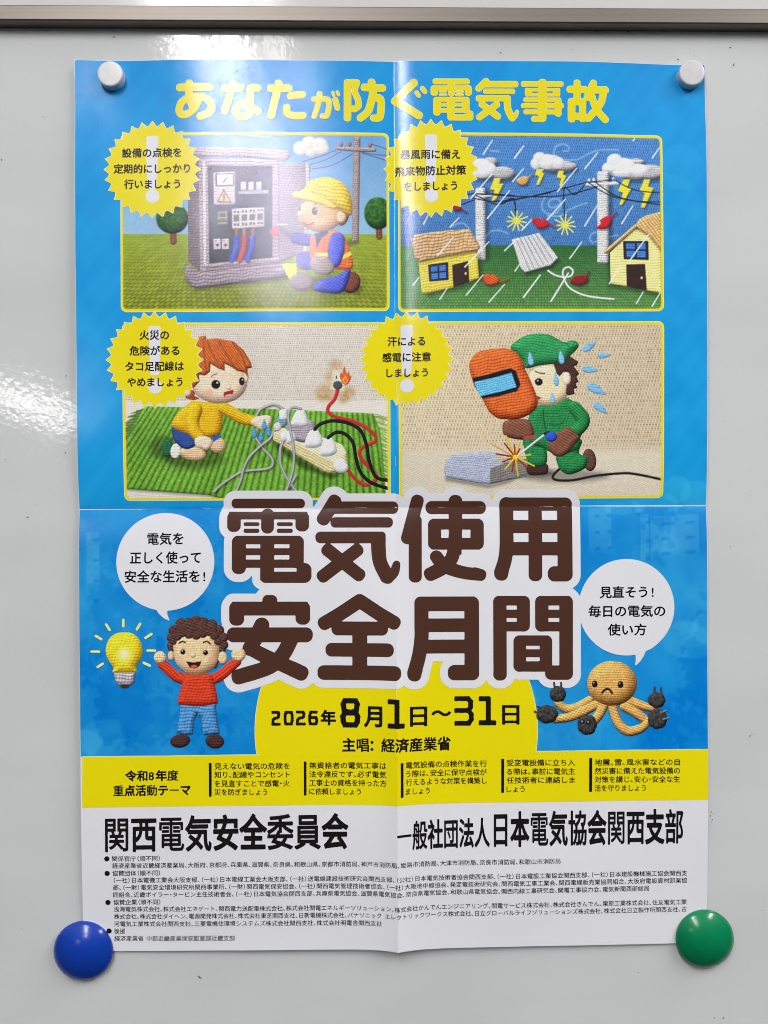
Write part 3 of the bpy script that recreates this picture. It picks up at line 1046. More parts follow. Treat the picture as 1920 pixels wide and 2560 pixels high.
def storm_cloud(grey, white):
    g_ = None
    for c, rx, ry in grey:
        e_ = ell(c, rx, ry); g_ = e_ if g_ is None else g_ | e_
    L2.shade(Shape(g_.box, lambda X, Y, f=g_.fn: f(X - 5, Y - 8)), .32, 6)
    L2.fill(g_, (172, 172, 174), greytex, pil=12, amp=.4, **kn)
    w_ = None
    for c, rx, ry in white:
        e_ = ell(c, rx, ry); w_ = e_ if w_ is None else w_ | e_
    L2.fill(w_, (228, 228, 232), cloudtex, pil=14, amp=.12, soft=1.6, **kn)


storm_cloud([(B((1180, 545))[0], 31, 17), (B((1060, 430))[0], 18, 12), (B((1000, 560))[0], 30, 12)],
            [(B((960, 480))[0], 28, 21), (B((1030, 500))[0], 22, 17), (B((960, 540))[0], 24, 13)])
storm_cloud([(Cc((600, 355))[0], 31, 13), (Cc((480, 370))[0], 25, 10), (Cc((490, 270))[0], 14, 7)],
            [(Cc((350, 275))[0], 16, 15), (Cc((310, 330))[0], 13, 14), (Cc((420, 310))[0], 25, 19), (Cc((530, 322))[0], 17, 15)])
storm_cloud([(Cc((1440, 410))[0], 40, 19), (Cc((1300, 440))[0], 34, 13), (Cc((1310, 310))[0], 22, 9)],
            [(Cc((1100, 300))[0], 20, 18), (Cc((1050, 375))[0], 20, 16), (Cc((1190, 365))[0], 30, 24), (Cc((1330, 390))[0], 27, 16), (Cc((1160, 420))[0], 30, 10)])
yb = (232, 212, 58)
for s_, pts in ((B, [(1100, 600), (1160, 600), (1145, 655), (1185, 655), (1120, 795), (1072, 838), (1105, 715), (1060, 705)]),
                (Cc, [(325, 390), (388, 390), (372, 418), (393, 432), (345, 540), (320, 540), (350, 460), (308, 440)]),
                (Cc, [(540, 405), (592, 405), (580, 440), (612, 455), (565, 560), (550, 545), (570, 480), (525, 465)]),
                (Cc, [(1190, 490), (1250, 490), (1225, 560), (1266, 575), (1170, 740), (1150, 735), (1185, 620), (1134, 600)]),
                (Cc, [(1395, 490), (1450, 490), (1430, 560), (1483, 575), (1395, 768), (1365, 762), (1400, 625), (1350, 602)])):
    sh = poly(s_(*pts), r=1)
    L2.shade(Shape(sh.box, lambda X, Y, f=sh.fn: f(X - 3, Y - 3)), .3, 3)
    L2.fill(sh, yb, stitch(4, 4, .2), pil=3, amp=.25, **kn)
# poles
ptex = stitch(4.4, 3.4, .6, 0, 2)
for (a1, b1, hw) in ((B((958, 690))[0], B((965, 1420))[0], 12.5), (Cc((982, 405))[0], Cc((982, 1328))[0], 14.5)):
    L2.shade(bar((a1[0] + 10, a1[1]), (b1[0] + 10, b1[1]), hw, 4), .3, 6)
    L2.fill(bar(a1, b1, hw, 6), (206, 206, 208), ptex, pil=11, amp=.42, **kn)
L2.fill(path(Cc((810, 535), (970, 535), (1125, 522)), 4.5), (214, 214, 216), ptex, pil=4, **kn)
L2.fill(path(B((960, 780), (1068, 765)), 4), (206, 206, 208), ptex, pil=4, **kn)
for c in ((842, 495), (890, 490), (1084, 486)): L2.fill(ell(Cc(c)[0], 3.4, 5), (226, 226, 228), pil=3, **kn)
blk = (26, 26, 34)
for s_, pts in ((Cc, [(-300, 630), (0, 650), (250, 660), (600, 645), (920, 562)]), (Cc, [(0, 712), (300, 650), (840, 510)]),
                (Cc, [(850, 515), (1095, 490)]), (Cc, [(840, 520), (1050, 645), (1300, 700), (1560, 712)]), (Cc, [(900, 510), (1150, 665), (1560, 740)]),
                (Cc, [(1110, 500), (1300, 590), (1560, 622)]), (Cc, [(-40, 720), (0, 712), (60, 680), (100, 705), (115, 850)]),
                (Cc, [(805, 530), (750, 600), (690, 640), (620, 575), (592, 600), (598, 860)]),
                (B, [(830, 760), (900, 745)]), (B, [(770, 860), (900, 812)]), (B, [(905, 760), (1080, 845), (1180, 850), (1270, 800), (1300, 820), (1315, 960)]),
                (B, [(1020, 742), (1120, 755), (1300, 770)]), (B, [(870, 790), (1100, 828), (1400, 790), (1659, 738)]), (B, [(165, 912), (320, 908)])):
    L2.fill(path(s_(*pts), 1.25), blk, **kn)
random.seed(3)
for c in (B((1320, 1020))[0], Cc((605, 940))[0]):
    for k in range(11):
        t = 2 * math.pi * k / 11 + .2
        r = 23 + 6 * random.random()
        L2.fill(path([(c[0] + 4 * math.cos(t), c[1] + 4 * math.sin(t)), (c[0] + r * math.cos(t), c[1] + r * .95 * math.sin(t))], 1.7), (234, 226, 96), **kn)
    L2.fill(ell(c, 7.5, 7.5), (232, 216, 60), stitch(3, 3, .2), **kn)
red = (184, 34, 44)


def leaf(s_, pts, stem, col):
    sh = poly(s_(*pts), True) | path(s_(*stem), 1.6)
    L2.shade(Shape(sh.box, lambda X, Y, f=sh.fn: f(X - 3, Y - 5)), .35, 4)
    L2.fill(sh, col, stitch(3.4, 3.4, .4, 30), pil=6, amp=.35, **kn)


leaf(Cc, [(272, 885), (330, 868), (370, 900), (388, 868), (425, 905), (442, 935), (400, 972), (330, 975), (295, 930)], [(430, 938), (470, 942), (512, 945)], red)
leaf(Cc, [(915, 972), (960, 925), (955, 890), (1040, 848), (1066, 905), (1010, 978)], [(1050, 862), (1080, 850), (1115, 815)], red)
leaf(Cc, [(655, 1510), (700, 1455), (780, 1440), (832, 1462), (815, 1515), (740, 1542)], [(815, 1455), (830, 1430), (842, 1402)], (128, 28, 36))
leaf(B, [(975, 1570), (1040, 1548), (1065, 1565), (1085, 1548), (1145, 1595), (1138, 1640), (1060, 1665), (1000, 1640)], [(1150, 1632), (1190, 1618), (1235, 1598)], (196, 84, 40))
leaf(Cc, [(115, 500), (160, 465), (215, 455), (245, 475), (222, 535), (160, 548)], [(240, 472), (275, 435)], (192, 150, 96))
leaf(B, [(685, 850), (720, 850), (770, 885), (760, 915), (700, 918)], [(765, 905), (825, 935)], (150, 30, 40))
# flying roofing sheet
sheet = poly(Cc((75, 1090), (345, 1025), (530, 1268), (460, 1340), (205, 1412), (165, 1370)), r=1)
L2.shade(Shape(sheet.box, lambda X, Y, f=sheet.fn: f(X - 5, Y - 8)), .4, 7)
L2.fill(sheet, (204, 204, 208), stitch(3.6, 3.2, .45, 66), pil=5, amp=.3, **kn)
for k in range(1, 7):
    t = k / 7
    a1, b1 = (75 + 270 * t, 1088 - 63 * t), (205 + 320 * t, 1412 - 140 * t)
    L2.fill(path(Cc(a1, b1), 1.5), (128, 128, 134), own=False, alpha=.7)
wr = (232, 234, 232)
for pts in ([(435, 1398), (500, 1440), (590, 1462), (660, 1450), (682, 1400), (640, 1362), (590, 1385), (585, 1450), (640, 1560), (760, 1630), (900, 1662), (1090, 1680)],
            [(635, 1425), (465, 1702)]):
    L2.fill(path(Cc(*pts), 2.4), wr, pil=2, **kn)
p2_rain = [(B, r) for r in (((1080, 215), (990, 355)), ((1390, 275), (1305, 390)), ((1390, 500), (1280, 630)), ((1075, 555), (865, 795)), ((1250, 720), (1030, 995)),
           ((440, 960), (395, 1050)), ((745, 990), (660, 1080)), ((690, 1185), (535, 1365)), ((1045, 1230), (805, 1480)), ((350, 1580), (290, 1655)), ((630, 1690), (555, 1800)),
           ((985, 1560), (820, 1760)), ((1200, 1655), (1045, 1830)), ((1555, 1560), (1390, 1780)))]
p2_rain += [(Cc, r) for r in (((190, 155), (100, 275)), ((930, 220), (800, 380)), ((720, 375), (530, 605)), ((610, 680), (425, 890)), ((925, 745), (800, 950)), ((1280, 750), (1170, 925)),
            ((270, 890), (170, 995)), ((770, 1110), (650, 1275)), ((355, 1440), (190, 1660)), ((1440, 1030), (1255, 1285)), ((1155, 1350), (1045, 1525)),
            ((1380, 1610), (1315, 1720)), ((1555, 1610), (1470, 1750)), ((1300, 75), (1285, 95)), ((1548, 165), (1475, 270)), ((130, 1075), (0, 1200)), ((160, 1320), (105, 1400)))]


def rain(Lr):
    for s_, (a1, b1) in p2_rain:
        Lr.fill(path(s_(a1, b1), [1.4, 1.9]), (226, 234, 240), own=False, alpha=.92)


# houses are drawn as their own printed pieces, over their shadows
wallL = poly(B((345, 1415), (925, 1315), (942, 1590), (690, 1682), (410, 1742), (380, 1730)), r=1)
wallR = poly(Cc((1055, 1215), (1310, 980), (1450, 1040), (1555, 1180), (1565, 1618), (1062, 1522)), r=1)
L2.shade(Shape((1030, 640, 1240, 760), lambda X, Y, f=wallL.fn: f(X - 10, Y - 6)), .35, 9)
L2.shade(Shape((1510, 560, 1670, 760), lambda X, Y, f=wallR.fn: f(X + 6, Y - 8)), .3, 8)
rain(L2)
a = np.clip(.5 - i2.fn(X, Y) / 1.6, 0, 1)[..., None]
ring = Layer(990, 326, 1664, 790); frame(ring, o2, i2)
L2.col = L2.col * a + ring.col * (1 - a); L2.d = ring.d
p2 = L2.emit('storm_picture', 2, poster)


def house(wall_sh, roofs, win_pts, door_pts, knob, s_, wcol, rcol, box_, rot):
    Lh = Layer(*box_)
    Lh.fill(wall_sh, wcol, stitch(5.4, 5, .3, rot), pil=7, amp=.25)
    w4 = s_(*win_pts); d4 = s_(*door_pts)
    Lh.fill(poly(w4, r=2), (38, 32, 38), own=False)
    wq = [np.array(p) for p in w4]
    for a0, a1 in ((.09, .46), (.54, .91)):
        for b0, b1 in ((.09, .44), (.54, .91)):
            f2 = lambda u, v: tuple((wq[0] * (1 - u) + wq[1] * u) * (1 - v) + (wq[3] * (1 - u) + wq[2] * u) * v)
            Lh.fill(poly([f2(a0, b0), f2(a1, b0), f2(a1, b1), f2(a0, b1)]), (58, 112, 186), stitch(4, 4, .42), own=False)
    Lh.fill(poly(d4, r=2), (50, 34, 30), stitch(4.5, 4, .3, rot), own=False)
    Lh.fill(ell(s_(knob)[0], 2.8, 3.2), (226, 212, 160), own=False)
    for rp, rt in roofs:
        Lh.shade(Shape(rp.box, lambda X, Y, f=rp.fn: f(X, Y - 5)), .3, 4)
        Lh.fill(rp, rcol, rt, pil=7, amp=.35)
    rain(Lh)
    Lh.clip(i2)
    Lh.emit('knitted_house', 3, p2)


house(wallL, [(poly(B((275, 1195), (310, 1160), (560, 1125), (840, 1105), (870, 1130), (955, 1280), (930, 1318), (640, 1365), (365, 1420), (310, 1390)), r=1), stitch(7.2, 6, .5, -8))],
      [(448, 1462), (632, 1440), (636, 1602), (458, 1616)], [(688, 1466), (832, 1430), (842, 1645), (698, 1674)], (813, 1545), B,
      (216, 196, 74), (184, 150, 108), (1020, 570, 1205, 745), -9)
house(wallR, [(poly(Cc((1300, 965), (1340, 890), (1410, 850), (1560, 808), (1565, 1200), (1500, 1120), (1440, 1045), (1330, 975)), r=1), stitch(5, 5, .42, 52)),
              (path(Cc((1012, 1205), (1150, 1090), (1305, 955)), 5), stitch(4, 4, .4, -40))],
      [(1190, 1108), (1425, 1108), (1428, 1282), (1196, 1275)], [(1220, 1342), (1392, 1338), (1408, 1585), (1225, 1558)], (1365, 1468), Cc,
      (236, 222, 142), (196, 160, 104), (1505, 525, 1660, 745), 1)

# picture 3: the crowded power strip
Dd = Z(260, 770, 4); Ee = Z(580, 800, 4)
L3 = Layer(300, 800, 986, 1260)
o3 = rquad([(306.5, 808), (975, 806), (977, 1249), (310, 1252.5)], 15)
i3 = rquad([(313.5, 815.5), (968, 813.5), (969.5, 1243), (317, 1246)], 10)
X, Y = L3.X, L3.Y
wl = np.array([216, 207, 196.]) * dotknit(5.8, 10.8, .32, 3)(X, Y)[..., None]
fl = np.array([216, 210, 200.]) * stitch(6, 4.5, .1)(X, Y)[..., None]
edge = 1003 + (X - 640) * 0.0
L3.col = np.clip(np.where((Y > edge)[..., None], fl, wl) / 255, 0, 1)
rug = poly([(364, 1016), (520, 1020), (700, 1024), (932, 1034), (948, 1070), (955, 1120), (965, 1245), (560, 1248), (520, 1237), (317, 1222), (317, 1100)])
for k in range(70):                                        # fringes
    t = k / 69
    x0, y0 = 364 + (318 - 364) * t, 1016 + 78 * t
    L3.fill(path([(x0 + 12, y0 + 2), (x0 - 8, y0 + 8 + 3 * math.sin(k)), (x0 - 26 + 6 * math.sin(k * 2.1), y0 + 8 + 9 * hash2(k, 1.0))], .9),
            (62 + 30 * hash2(k, 2.0), 100 + 30 * hash2(k, 3.0), 40), own=False)
for k in range(80):
    t = k / 79
    x0, y0 = 930 + 12 * t, 1036 + 165 * t
    L3.fill(path([(x0 - 8, y0), (x0 + 12, y0 + 3 * math.sin(k)), (x0 + 34 + 6 * math.sin(k * 1.7), y0 + 5 + 6 * hash2(k, 5.0))], .9),
            (96 + 50 * hash2(k, 2.0), 142 + 40 * hash2(k, 3.0), 50), own=False)


def ribs(X, Y):
    u = (X - 842) / (Y - 336) / 0.0186
    i = np.floor(u); a = u - i
    r = np.abs(a - .5) * 2
    v = (Y - 336) / (6.0) + (np.abs(a - .5) * 2.2)
    st = .5 + .5 * np.sin(v * 2 * math.pi * .95)
    return .62 + .5 * (1 - r ** 2) * (.72 + .28 * st) + .22 * (noise(X, Y, 4.5, 3) - .5) + .12 * (noise(X, Y, 60, 6) - .5)


L3.shade(Shape(rug.box, lambda X, Y, f=rug.fn: f(X, Y - 4)), .35, 5)
L3.fill(rug, (116, 170, 62), ribs, own=False, pil=6, amp=.3)
L3.shade(ell(Dd((900, 1490))[0], 75, 30), .35, 12)
L3.shade(ell(Dd((620, 1400))[0], 40, 30), .3, 12)
kn = dict(own=False)
# scorched wall and fire at the outlet
for (x, y, rx, ry, rt, al) in ((1040, 450, 15, 11, 0, .5), (985, 570, 13, 18, 0, .35), (915, 720, 22, 16, -30, .5), (940, 780, 20, 9, 0, .5), (1150, 760, 24, 11, -45, .6), (1080, 690, 26, 20, 0, .3)):
    L3.fill(ell(Ee((x, y))[0], rx, ry, rt), (176, 134, 74), lambda X, Y: .85 + .3 * noise(X, Y, 5, 2), soft=7, alpha=al, **kn)
L3.fill(rquad(Ee((1010, 508), (1125, 512), (1130, 712), (975, 700)), 3), (206, 198, 170), stitch(3, 3, .35), alpha=.85, **kn)
L3.fill(rquad(Ee((1025, 540), (1090, 540), (1090, 610), (1025, 610)), 2), (222, 220, 206), **kn)
L3.fill(path(Ee((1045, 565), (1045, 590)), 1.5), (50, 44, 44), **kn)
redc, blkc = (190, 42, 48), (30, 30, 34)
rs = stitch(3, 3, .2, 40)
L3.fill(path(Ee((1060, 690), (1030, 790), (965, 870), (970, 930), (1050, 975), (1200, 1010), (1330, 1070), (1425, 1150), (1430, 1215), (1320, 1265), (1275, 1330), (1320, 1420), (1430, 1530), (1440, 1590), (1350, 1648), (1250, 1605), (1145, 1485)), 4.3),
        redc, rs, pil=3, amp=.3, **kn)
L3.fill(ell(Ee((1058, 655))[0], 11.5, 10.5), (70, 74, 78), stitch(3, 3, .3), pil=5, **kn)
L3.fill(poly(Ee((1095, 610), (1078, 560), (1095, 530), (1112, 545), (1110, 505), (1128, 470), (1138, 520), (1160, 540), (1168, 512), (1178, 560), (1192, 562), (1180, 610), (1150, 648), (1115, 640)), True), (222, 88, 44), pil=4, **kn)
L3.fill(poly(Ee((1112, 620), (1105, 590), (1125, 575), (1135, 550), (1148, 585), (1160, 600), (1150, 632), (1130, 640)), True), (240, 176, 62), **kn)
L3.fill(poly(Ee((1122, 615), (1125, 595), (1138, 580), (1148, 610), (1138, 632)), True), (224, 100, 50), **kn)
gc = (150, 150, 156)


def cord(pts, r=3.4):
    c_ = path(Ee(*pts), r)
    L3.shade(Shape(c_.box, lambda X, Y, f=c_.fn: f(X - 3, Y - 3)), .3, 3)
    L3.fill(c_, gc, stitch(2.4, 2.4, .3, 45), pil=3, amp=.45, **kn)
    L3.fill(path(Ee(*pts), .8), (206, 206, 208), own=False, alpha=.7)


cord([(245, 965), (300, 890), (420, 848), (512, 892)])
cord([(235, 1170), (300, 1270), (390, 1370), (410, 1440), (350, 1490), (120, 1515), (0, 1575), (-120, 1660), (-180, 1720)])
cord([(430, 1100), (380, 1190), (280, 1270), (180, 1370), (120, 1480), (90, 1600), (40, 1720)])
cord([(640, 1560), (590, 1640), (530, 1720)])
L3.shade(poly(Ee((420, 1210), (900, 1510), (1040, 1540), (1160, 1500), (1000, 1590), (700, 1480), (430, 1280))), .45, 7)
a = np.clip(.5 - i3.fn(X, Y) / 1.6, 0, 1)[..., None]
ring = Layer(300, 800, 986, 1260); frame(ring, o3, i3)
L3.col = L3.col * a + ring.col * (1 - a); L3.d = ring.d
p3 = L3.emit('power_strip_picture', 2, poster)

ps = Layer(675, 1000, 985, 1250)
ps.fill(poly(Ee((425, 1130), (500, 1085), (700, 1100), (1100, 1250), (1140, 1320), (1152, 1420), (1040, 1505), (985, 1525), (920, 1512), (640, 1340), (415, 1200)), r=1), (204, 186, 140), stitch(5, 4.6, .36, 28), pil=6, amp=.3)
ps.fill(poly(Ee((425, 1128), (500, 1085), (700, 1100), (1100, 1250), (1140, 1330), (1020, 1430), (650, 1240)), r=1), (222, 211, 178), stitch(5, 4.6, .26, 28), own=False)
ps.fill(poly(Ee((1012, 1450), (1060, 1385), (1125, 1395), (1165, 1475), (1130, 1525), (1050, 1520)), True), (226, 224, 222), stitch(4, 4, .28, 40), pil=10)
wp = (228, 228, 230); ws = stitch(7, 3.6, .18)
ps.fill(ell(Ee((500, 1015))[0], 14, 15), (104, 146, 166), stitch(4, 4, .4), pil=7)
ps.fill(rquad(Ee((470, 900), (555, 890), (560, 1000), (480, 1010)), 7), wp, ws, pil=9)
ps.fill(ell(Ee((458, 1070))[0], 10, 11), (218, 200, 194), stitch(4, 4, .3), pil=6)
ps.fill(poly(Ee((545, 1080), (600, 1010), (760, 990), (830, 1050), (830, 1110), (800, 1200), (700, 1225), (600, 1180)), True), (152, 146, 154), stitch(4, 4.4, .5), pil=12, amp=.4)
ps.fill(poly(Ee((595, 1050), (618, 955), (655, 905), (722, 908), (755, 980), (762, 1050), (690, 1075)), True), wp, ws, pil=14, amp=.28)
ps.fill(poly(Ee((485, 1160), (510, 1120), (590, 1105), (632, 1150), (630, 1210), (560, 1240), (500, 1210)), True), wp, stitch(4, 4, .25), pil=10, amp=.28)
ps.fill(ell(Ee((520, 1195))[0], 7, 7), (206, 204, 206), own=False, pil=4)
ps.fill(poly(Ee((730, 1260), (755, 1150), (800, 1100), (850, 1100), (895, 1160), (905, 1240), (830, 1280)), True), wp, ws, pil=14, amp=.28)
ps.fill(poly(Ee((878, 1340), (905, 1225), (945, 1180), (1000, 1180), (1035, 1240), (1045, 1325), (960, 1365)), True), wp, ws, pil=14, amp=.28)
for pts in ([(830, 1095), (880, 1045), (1000, 1010), (1150, 1030), (1280, 1100), (1345, 1250), (1370, 1400), (1420, 1540), (1480, 1590), (1580, 1602)],
            [(962, 1178), (1040, 1125), (1130, 1140), (1210, 1230), (1240, 1380), (1290, 1530), (1400, 1630), (1580, 1688)]):
    ps.fill(path(Ee(*pts), 4.3), blkc, pil=4, amp=.5)
for pts in ([(515, 1210), (485, 1300), (490, 1450), (560, 1600), (650, 1720)], [(690, 890), (600, 880), (565, 970), (585, 1100), (620, 1300), (610, 1500), (540, 1720)]):
    ps.fill(path(Ee(*pts), 3.6), gc, stitch(2.4, 2.4, .3, 45), pil=3, amp=.45)
    ps.fill(path(Ee(*pts), .8), (206, 206, 208), own=False, alpha=.7)
ps.clip(i3)
ps.emit('power_strip', 3, p3)

ch = Layer(395, 830, 690, 1170)
sk2 = (230, 202, 176)
shirt = (222, 168, 26); sst = stitch(5, 4.6, .34)
ch.fill(ell(Dd((640, 1398))[0], 13, 23, 8), (32, 92, 64), stitch(7, 4, .4), pil=8)
ch.fill(ell(Dd((720, 1430))[0], 13, 19, 10), (226, 220, 208), stitch(3, 6, .3), pil=6)
ch.fill(ell(Dd((1140, 1372))[0], 20, 19), (216, 178, 142), stitch(4, 4, .34), pil=12, amp=.3)
ch.fill(ell(Dd((890, 1455))[0], 33, 18, 8), (216, 176, 140), stitch(4, 4, .34), pil=12, amp=.3)
ch.fill(poly(Dd((690, 1185), (800, 1240), (915, 1300), (918, 1375), (820, 1412), (720, 1345), (685, 1260)), True), (46, 72, 134), stitch(4, 4, .3), pil=10, amp=.35)
ch.fill(poly(Dd((1080, 1270), (1150, 1238), (1178, 1290), (1090, 1345))), (40, 84, 168), stitch(4, 4, .3))
ch.fill(poly(Dd((840, 965), (900, 930), (1040, 945), (1180, 945), (1195, 1000), (1172, 1230), (1100, 1285), (1000, 1300), (860, 1268), (690, 1190), (720, 1080)), True), shirt, sst, pil=18, amp=.32)
ch.fill(path(Dd((1200, 1000), (1310, 1065), (1400, 1110), (1495, 1130)), [15, 14, 14, 13]), shirt, stitch(4.6, 4.6, .36, 25), pil=12, amp=.36)
ch.fill(path(Dd((920, 1020), (890, 1120), (900, 1210), (955, 1285)), [17, 17, 17, 15]), (226, 174, 30), sst, pil=14, amp=.4)
ch.fill(poly(Dd((915, 1310), (990, 1280), (1060, 1300), (1090, 1350), (1040, 1420), (980, 1410), (920, 1380)), True), sk2, stitch(4, 4, .3), pil=9, amp=.3)
ch.fill(poly(Dd((1480, 1120), (1540, 1085), (1640, 1075), (1680, 1105), (1660, 1180), (1600, 1225), (1530, 1200), (1475, 1160)), True), sk2, stitch(4, 4, .3), pil=9, amp=.3)
ch.fill(poly(Dd((812, 800), (900, 760), (930, 830), (905, 880), (962, 908), (900, 925), (820, 905))), (140, 66, 34), stitch(3.6, 4, .5, 55))
ch.fill(ell(Dd((840, 848))[0], 9, 10), sk2, pil=6)
ch.fill(ell(Dd((1155, 745))[0], 70, 53, 2), sk2, stitch(5, 4.6, .22), pil=26, amp=.3)
ch.fill(ell(Dd((1425, 690))[0], 6, 14), sk2, pil=5)
ch.fill(ell(Dd((1050, 848))[0], 11, 7), (222, 160, 134), own=False, soft=4, alpha=.7)
hair = poly(Dd((880, 420), (930, 345), (950, 300), (975, 285), (1022, 278), (1025, 318), (1130, 308), (1300, 338), (1400, 425), (1470, 540), (1484, 600), (1440, 608), (1438, 690), (1412, 650), (1340, 632),
                (1290, 600), (1210, 560), (1212, 630), (1150, 610), (1070, 560), (1065, 640), (1010, 680), (955, 668), (960, 740), (890, 810), (860, 700)))
ch.fill(hair, (180, 92, 38), stitch(3.6, 4, .55, 55), pil=9, amp=.4)
for pts in ([(1040, 330), (1080, 450), (1200, 620)], [(1150, 330), (1230, 470), (1330, 625)], [(1290, 350), (1380, 470), (1430, 640)], [(1000, 350), (1010, 500), (1030, 660)]):
    ch.fill(path(Dd(*pts), 1.6), (112, 54, 24), own=False, alpha=.6, soft=1.6)
ch.fill(ell(Dd((1122, 767))[0], 11, 11), (24, 24, 28), own=False); ch.fill(ell(Dd((1136, 750))[0], 2.6, 2.6), (210, 212, 214), own=False)
ch.fill(ell(Dd((1382, 736))[0], 6.8, 10), (26, 26, 30), own=False); ch.fill(ell(Dd((1388, 722))[0], 1.8, 2), (210, 212, 214), own=False)
ch.fill(ell(Dd((1252, 796))[0], 6, 6), (236, 208, 184), own=False, pil=4, amp=.3)
ch.fill(path(Dd((1078, 690), (1100, 672), (1135, 662)), 1.1), (140, 80, 50), own=False)
ch.fill(poly(Dd((1205, 848), (1250, 832), (1296, 825), (1285, 868), (1240, 888), (1205, 890)), True), (160, 30, 38), own=False)
ch.fill(path(Dd((1222, 882), (1270, 870)), 2), (226, 190, 180), own=False)
for c in ((1605, 1165), (1505, 1250), (1575, 1282), (1650, 1232)):
    ch.fill(drop(Dd(c)[0], 8.5, 13), (78, 146, 214), stitch(3, 3, .35), pil=4)
ch.clip(i3)
ch.emit('knitted_child', 4, p3)

# picture 4: the welder
Ff = Z(890, 770, 4); Gg = Z(1260, 790, 4)
L4 = Layer(990, 796, 1664, 1260)
o4 = rquad([(995.5, 805), (1657, 805), (1658, 1245), (998, 1250)], 15)
i4 = rquad([(1003, 812), (1650, 812.5), (1651, 1238.5), (1005, 1243)], 10)
X, Y = L4.X, L4.Y
wl = np.array([222, 204, 172.]) * dotknit(7.6, 9.8, .38, 7)(X, Y)[..., None] * (1 - .04 * np.clip((X - 1300) / 300, -1, 1))[..., None]
fl = np.array([208, 198, 178.]) * (stitch(5, 3.4, .16, 20)(X, Y))[..., None]
t = sstep(1105, 1140, Y)[..., None]
L4.col = np.clip((wl * (1 - t) + fl * t) / 255, 0, 1)
L4.shade(ell(Gg((600, 1600))[0], 110, 16), .3, 10)
L4.shade(ell(Gg((330, 1570))[0], 40, 10), .35, 8)
L4.shade(poly(Ff((890, 1690), (1330, 1770), (1659, 1690), (1500, 1760), (1320, 1800), (900, 1730))), .35, 6)
dc = (116, 170, 224)
for (x, y, rt, ln) in ((850, 308, 58, 21), (998, 400, 88, 17), (858, 542, 98, 21), (922, 742, 118, 27), (960, 930, 128, 22)):
    L4.fill(drop(Gg((x, y))[0], ln * .55, ln, rt), dc, stitch(3, 3, .4), pil=4, own=False)
L4.fill(path(Gg((605, 1410), (590, 1490), (500, 1580), (490, 1625), (560, 1645), (700, 1640), (900, 1600), (1150, 1575), (1300, 1580), (1575, 1635)), 3), (34, 32, 36), pil=3, own=False)
a = np.clip(.5 - i4.fn(X, Y) / 1.6, 0, 1)[..., None]
ring = Layer(990, 796, 1664, 1260); frame(ring, o4, i4)
L4.col = L4.col * a + ring.col * (1 - a); L4.d = ring.d
p4 = L4.emit('welding_picture', 2, poster)

bl = Layer(1105, 1120, 1330, 1225)
bl.fill(poly(Ff((890, 1560), (905, 1520), (960, 1475), (1260, 1440), (1500, 1470), (1720, 1520), (1715, 1680), (1330, 1762), (1200, 1745), (900, 1690), (885, 1640)), r=1), (160, 166, 186), stitch(4.4, 4, .4, 6), pil=8, amp=.3)
bl.fill(poly(Ff((1340, 1605), (1500, 1540), (1720, 1500), (1712, 1670), (1335, 1758))), (118, 114, 110), stitch(4.4, 4.4, .45, -12), own=False, pil=4)
bl.fill(path(Ff((910, 1560), (1100, 1590), (1335, 1612)), 2.2), (178, 184, 204), stitch(4, 4, .3), own=False, alpha=.7)
bl.clip(i4)
bl.emit('knitted_steel_block', 3, p4)

wd = Layer(1165, 828, 1500, 1215)
gn = (38, 120, 66); gs = stitch(5, 4.6, .48)
wd.fill(ell(Gg((848, 1440))[0], 17, 28, -8), (92, 64, 54), stitch(8, 4, .4, 80), pil=10, amp=.4)
wd.fill(poly(Gg((235, 1490), (420, 1480), (436, 1560), (400, 1585), (250, 1585)), True), (66, 44, 42), stitch(6, 4, .4), pil=9)
wd.fill(poly(Gg((200, 1220), (400, 1300), (415, 1485), (260, 1498), (225, 1440), (195, 1320)), True), gn, gs, pil=14, amp=.4)
wd.fill(poly(Gg((700, 1240), (775, 1250), (745, 1370), (825, 1420), (815, 1510), (740, 1560), (640, 1585), (560, 1540), (525, 1460), (530, 1390)), True), gn, gs, pil=16, amp=.42)
wd.fill(poly(Gg((330, 900), (480, 880), (585, 815), (700, 865), (790, 950), (780, 1150), (755, 1230), (730, 1330), (600, 1380), (480, 1370), (380, 1320), (250, 1260), (240, 1020)), True), gn, gs, pil=18, amp=.36)
wd.fill(path(Gg((385, 940), (395, 1050), (415, 1150)), 1.0), (18, 60, 34), own=False)
wd.fill(path(Gg((450, 1080), (500, 1095), (570, 1080), (600, 1030)), 1.0), (20, 70, 40), own=False, alpha=.8)
wd.fill(path(Gg((700, 920), (775, 1020), (770, 1090), (700, 1160)), [16, 18, 17, 16]), gn, stitch(5, 4.6, .5, 40), pil=15, amp=.45)
wd.fill(ell(Gg((430, 700))[0], 57, 50), (232, 204, 168), stitch(5, 4.4, .26), pil=22, amp=.26)
wd.fill(poly(Gg((490, 480), (560, 440), (650, 405), (700, 440), (735, 460), (722, 498), (690, 505), (745, 580), (718, 610), (738, 660), (708, 680), (728, 722), (690, 735), (700, 785), (640, 796), (612, 780), (622, 690), (662, 650), (640, 570), (590, 560), (550, 608), (520, 580))), (66, 44, 38), stitch(4, 4, .5, 60), pil=6, amp=.4)
wd.fill(ell(Gg((622, 630))[0], 10, 16), (238, 216, 188), stitch(4, 4, .25), pil=7)
wd.fill(poly(Gg((60, 330), (120, 255), (220, 200), (330, 182), (440, 192), (530, 235), (600, 268), (680, 248), (736, 280), (728, 330), (660, 400), (600, 465), (500, 482), (350, 500), (215, 528), (180, 450)), True), (46, 136, 80), stitch(5.6, 5, .42, 8), pil=22, amp=.36)
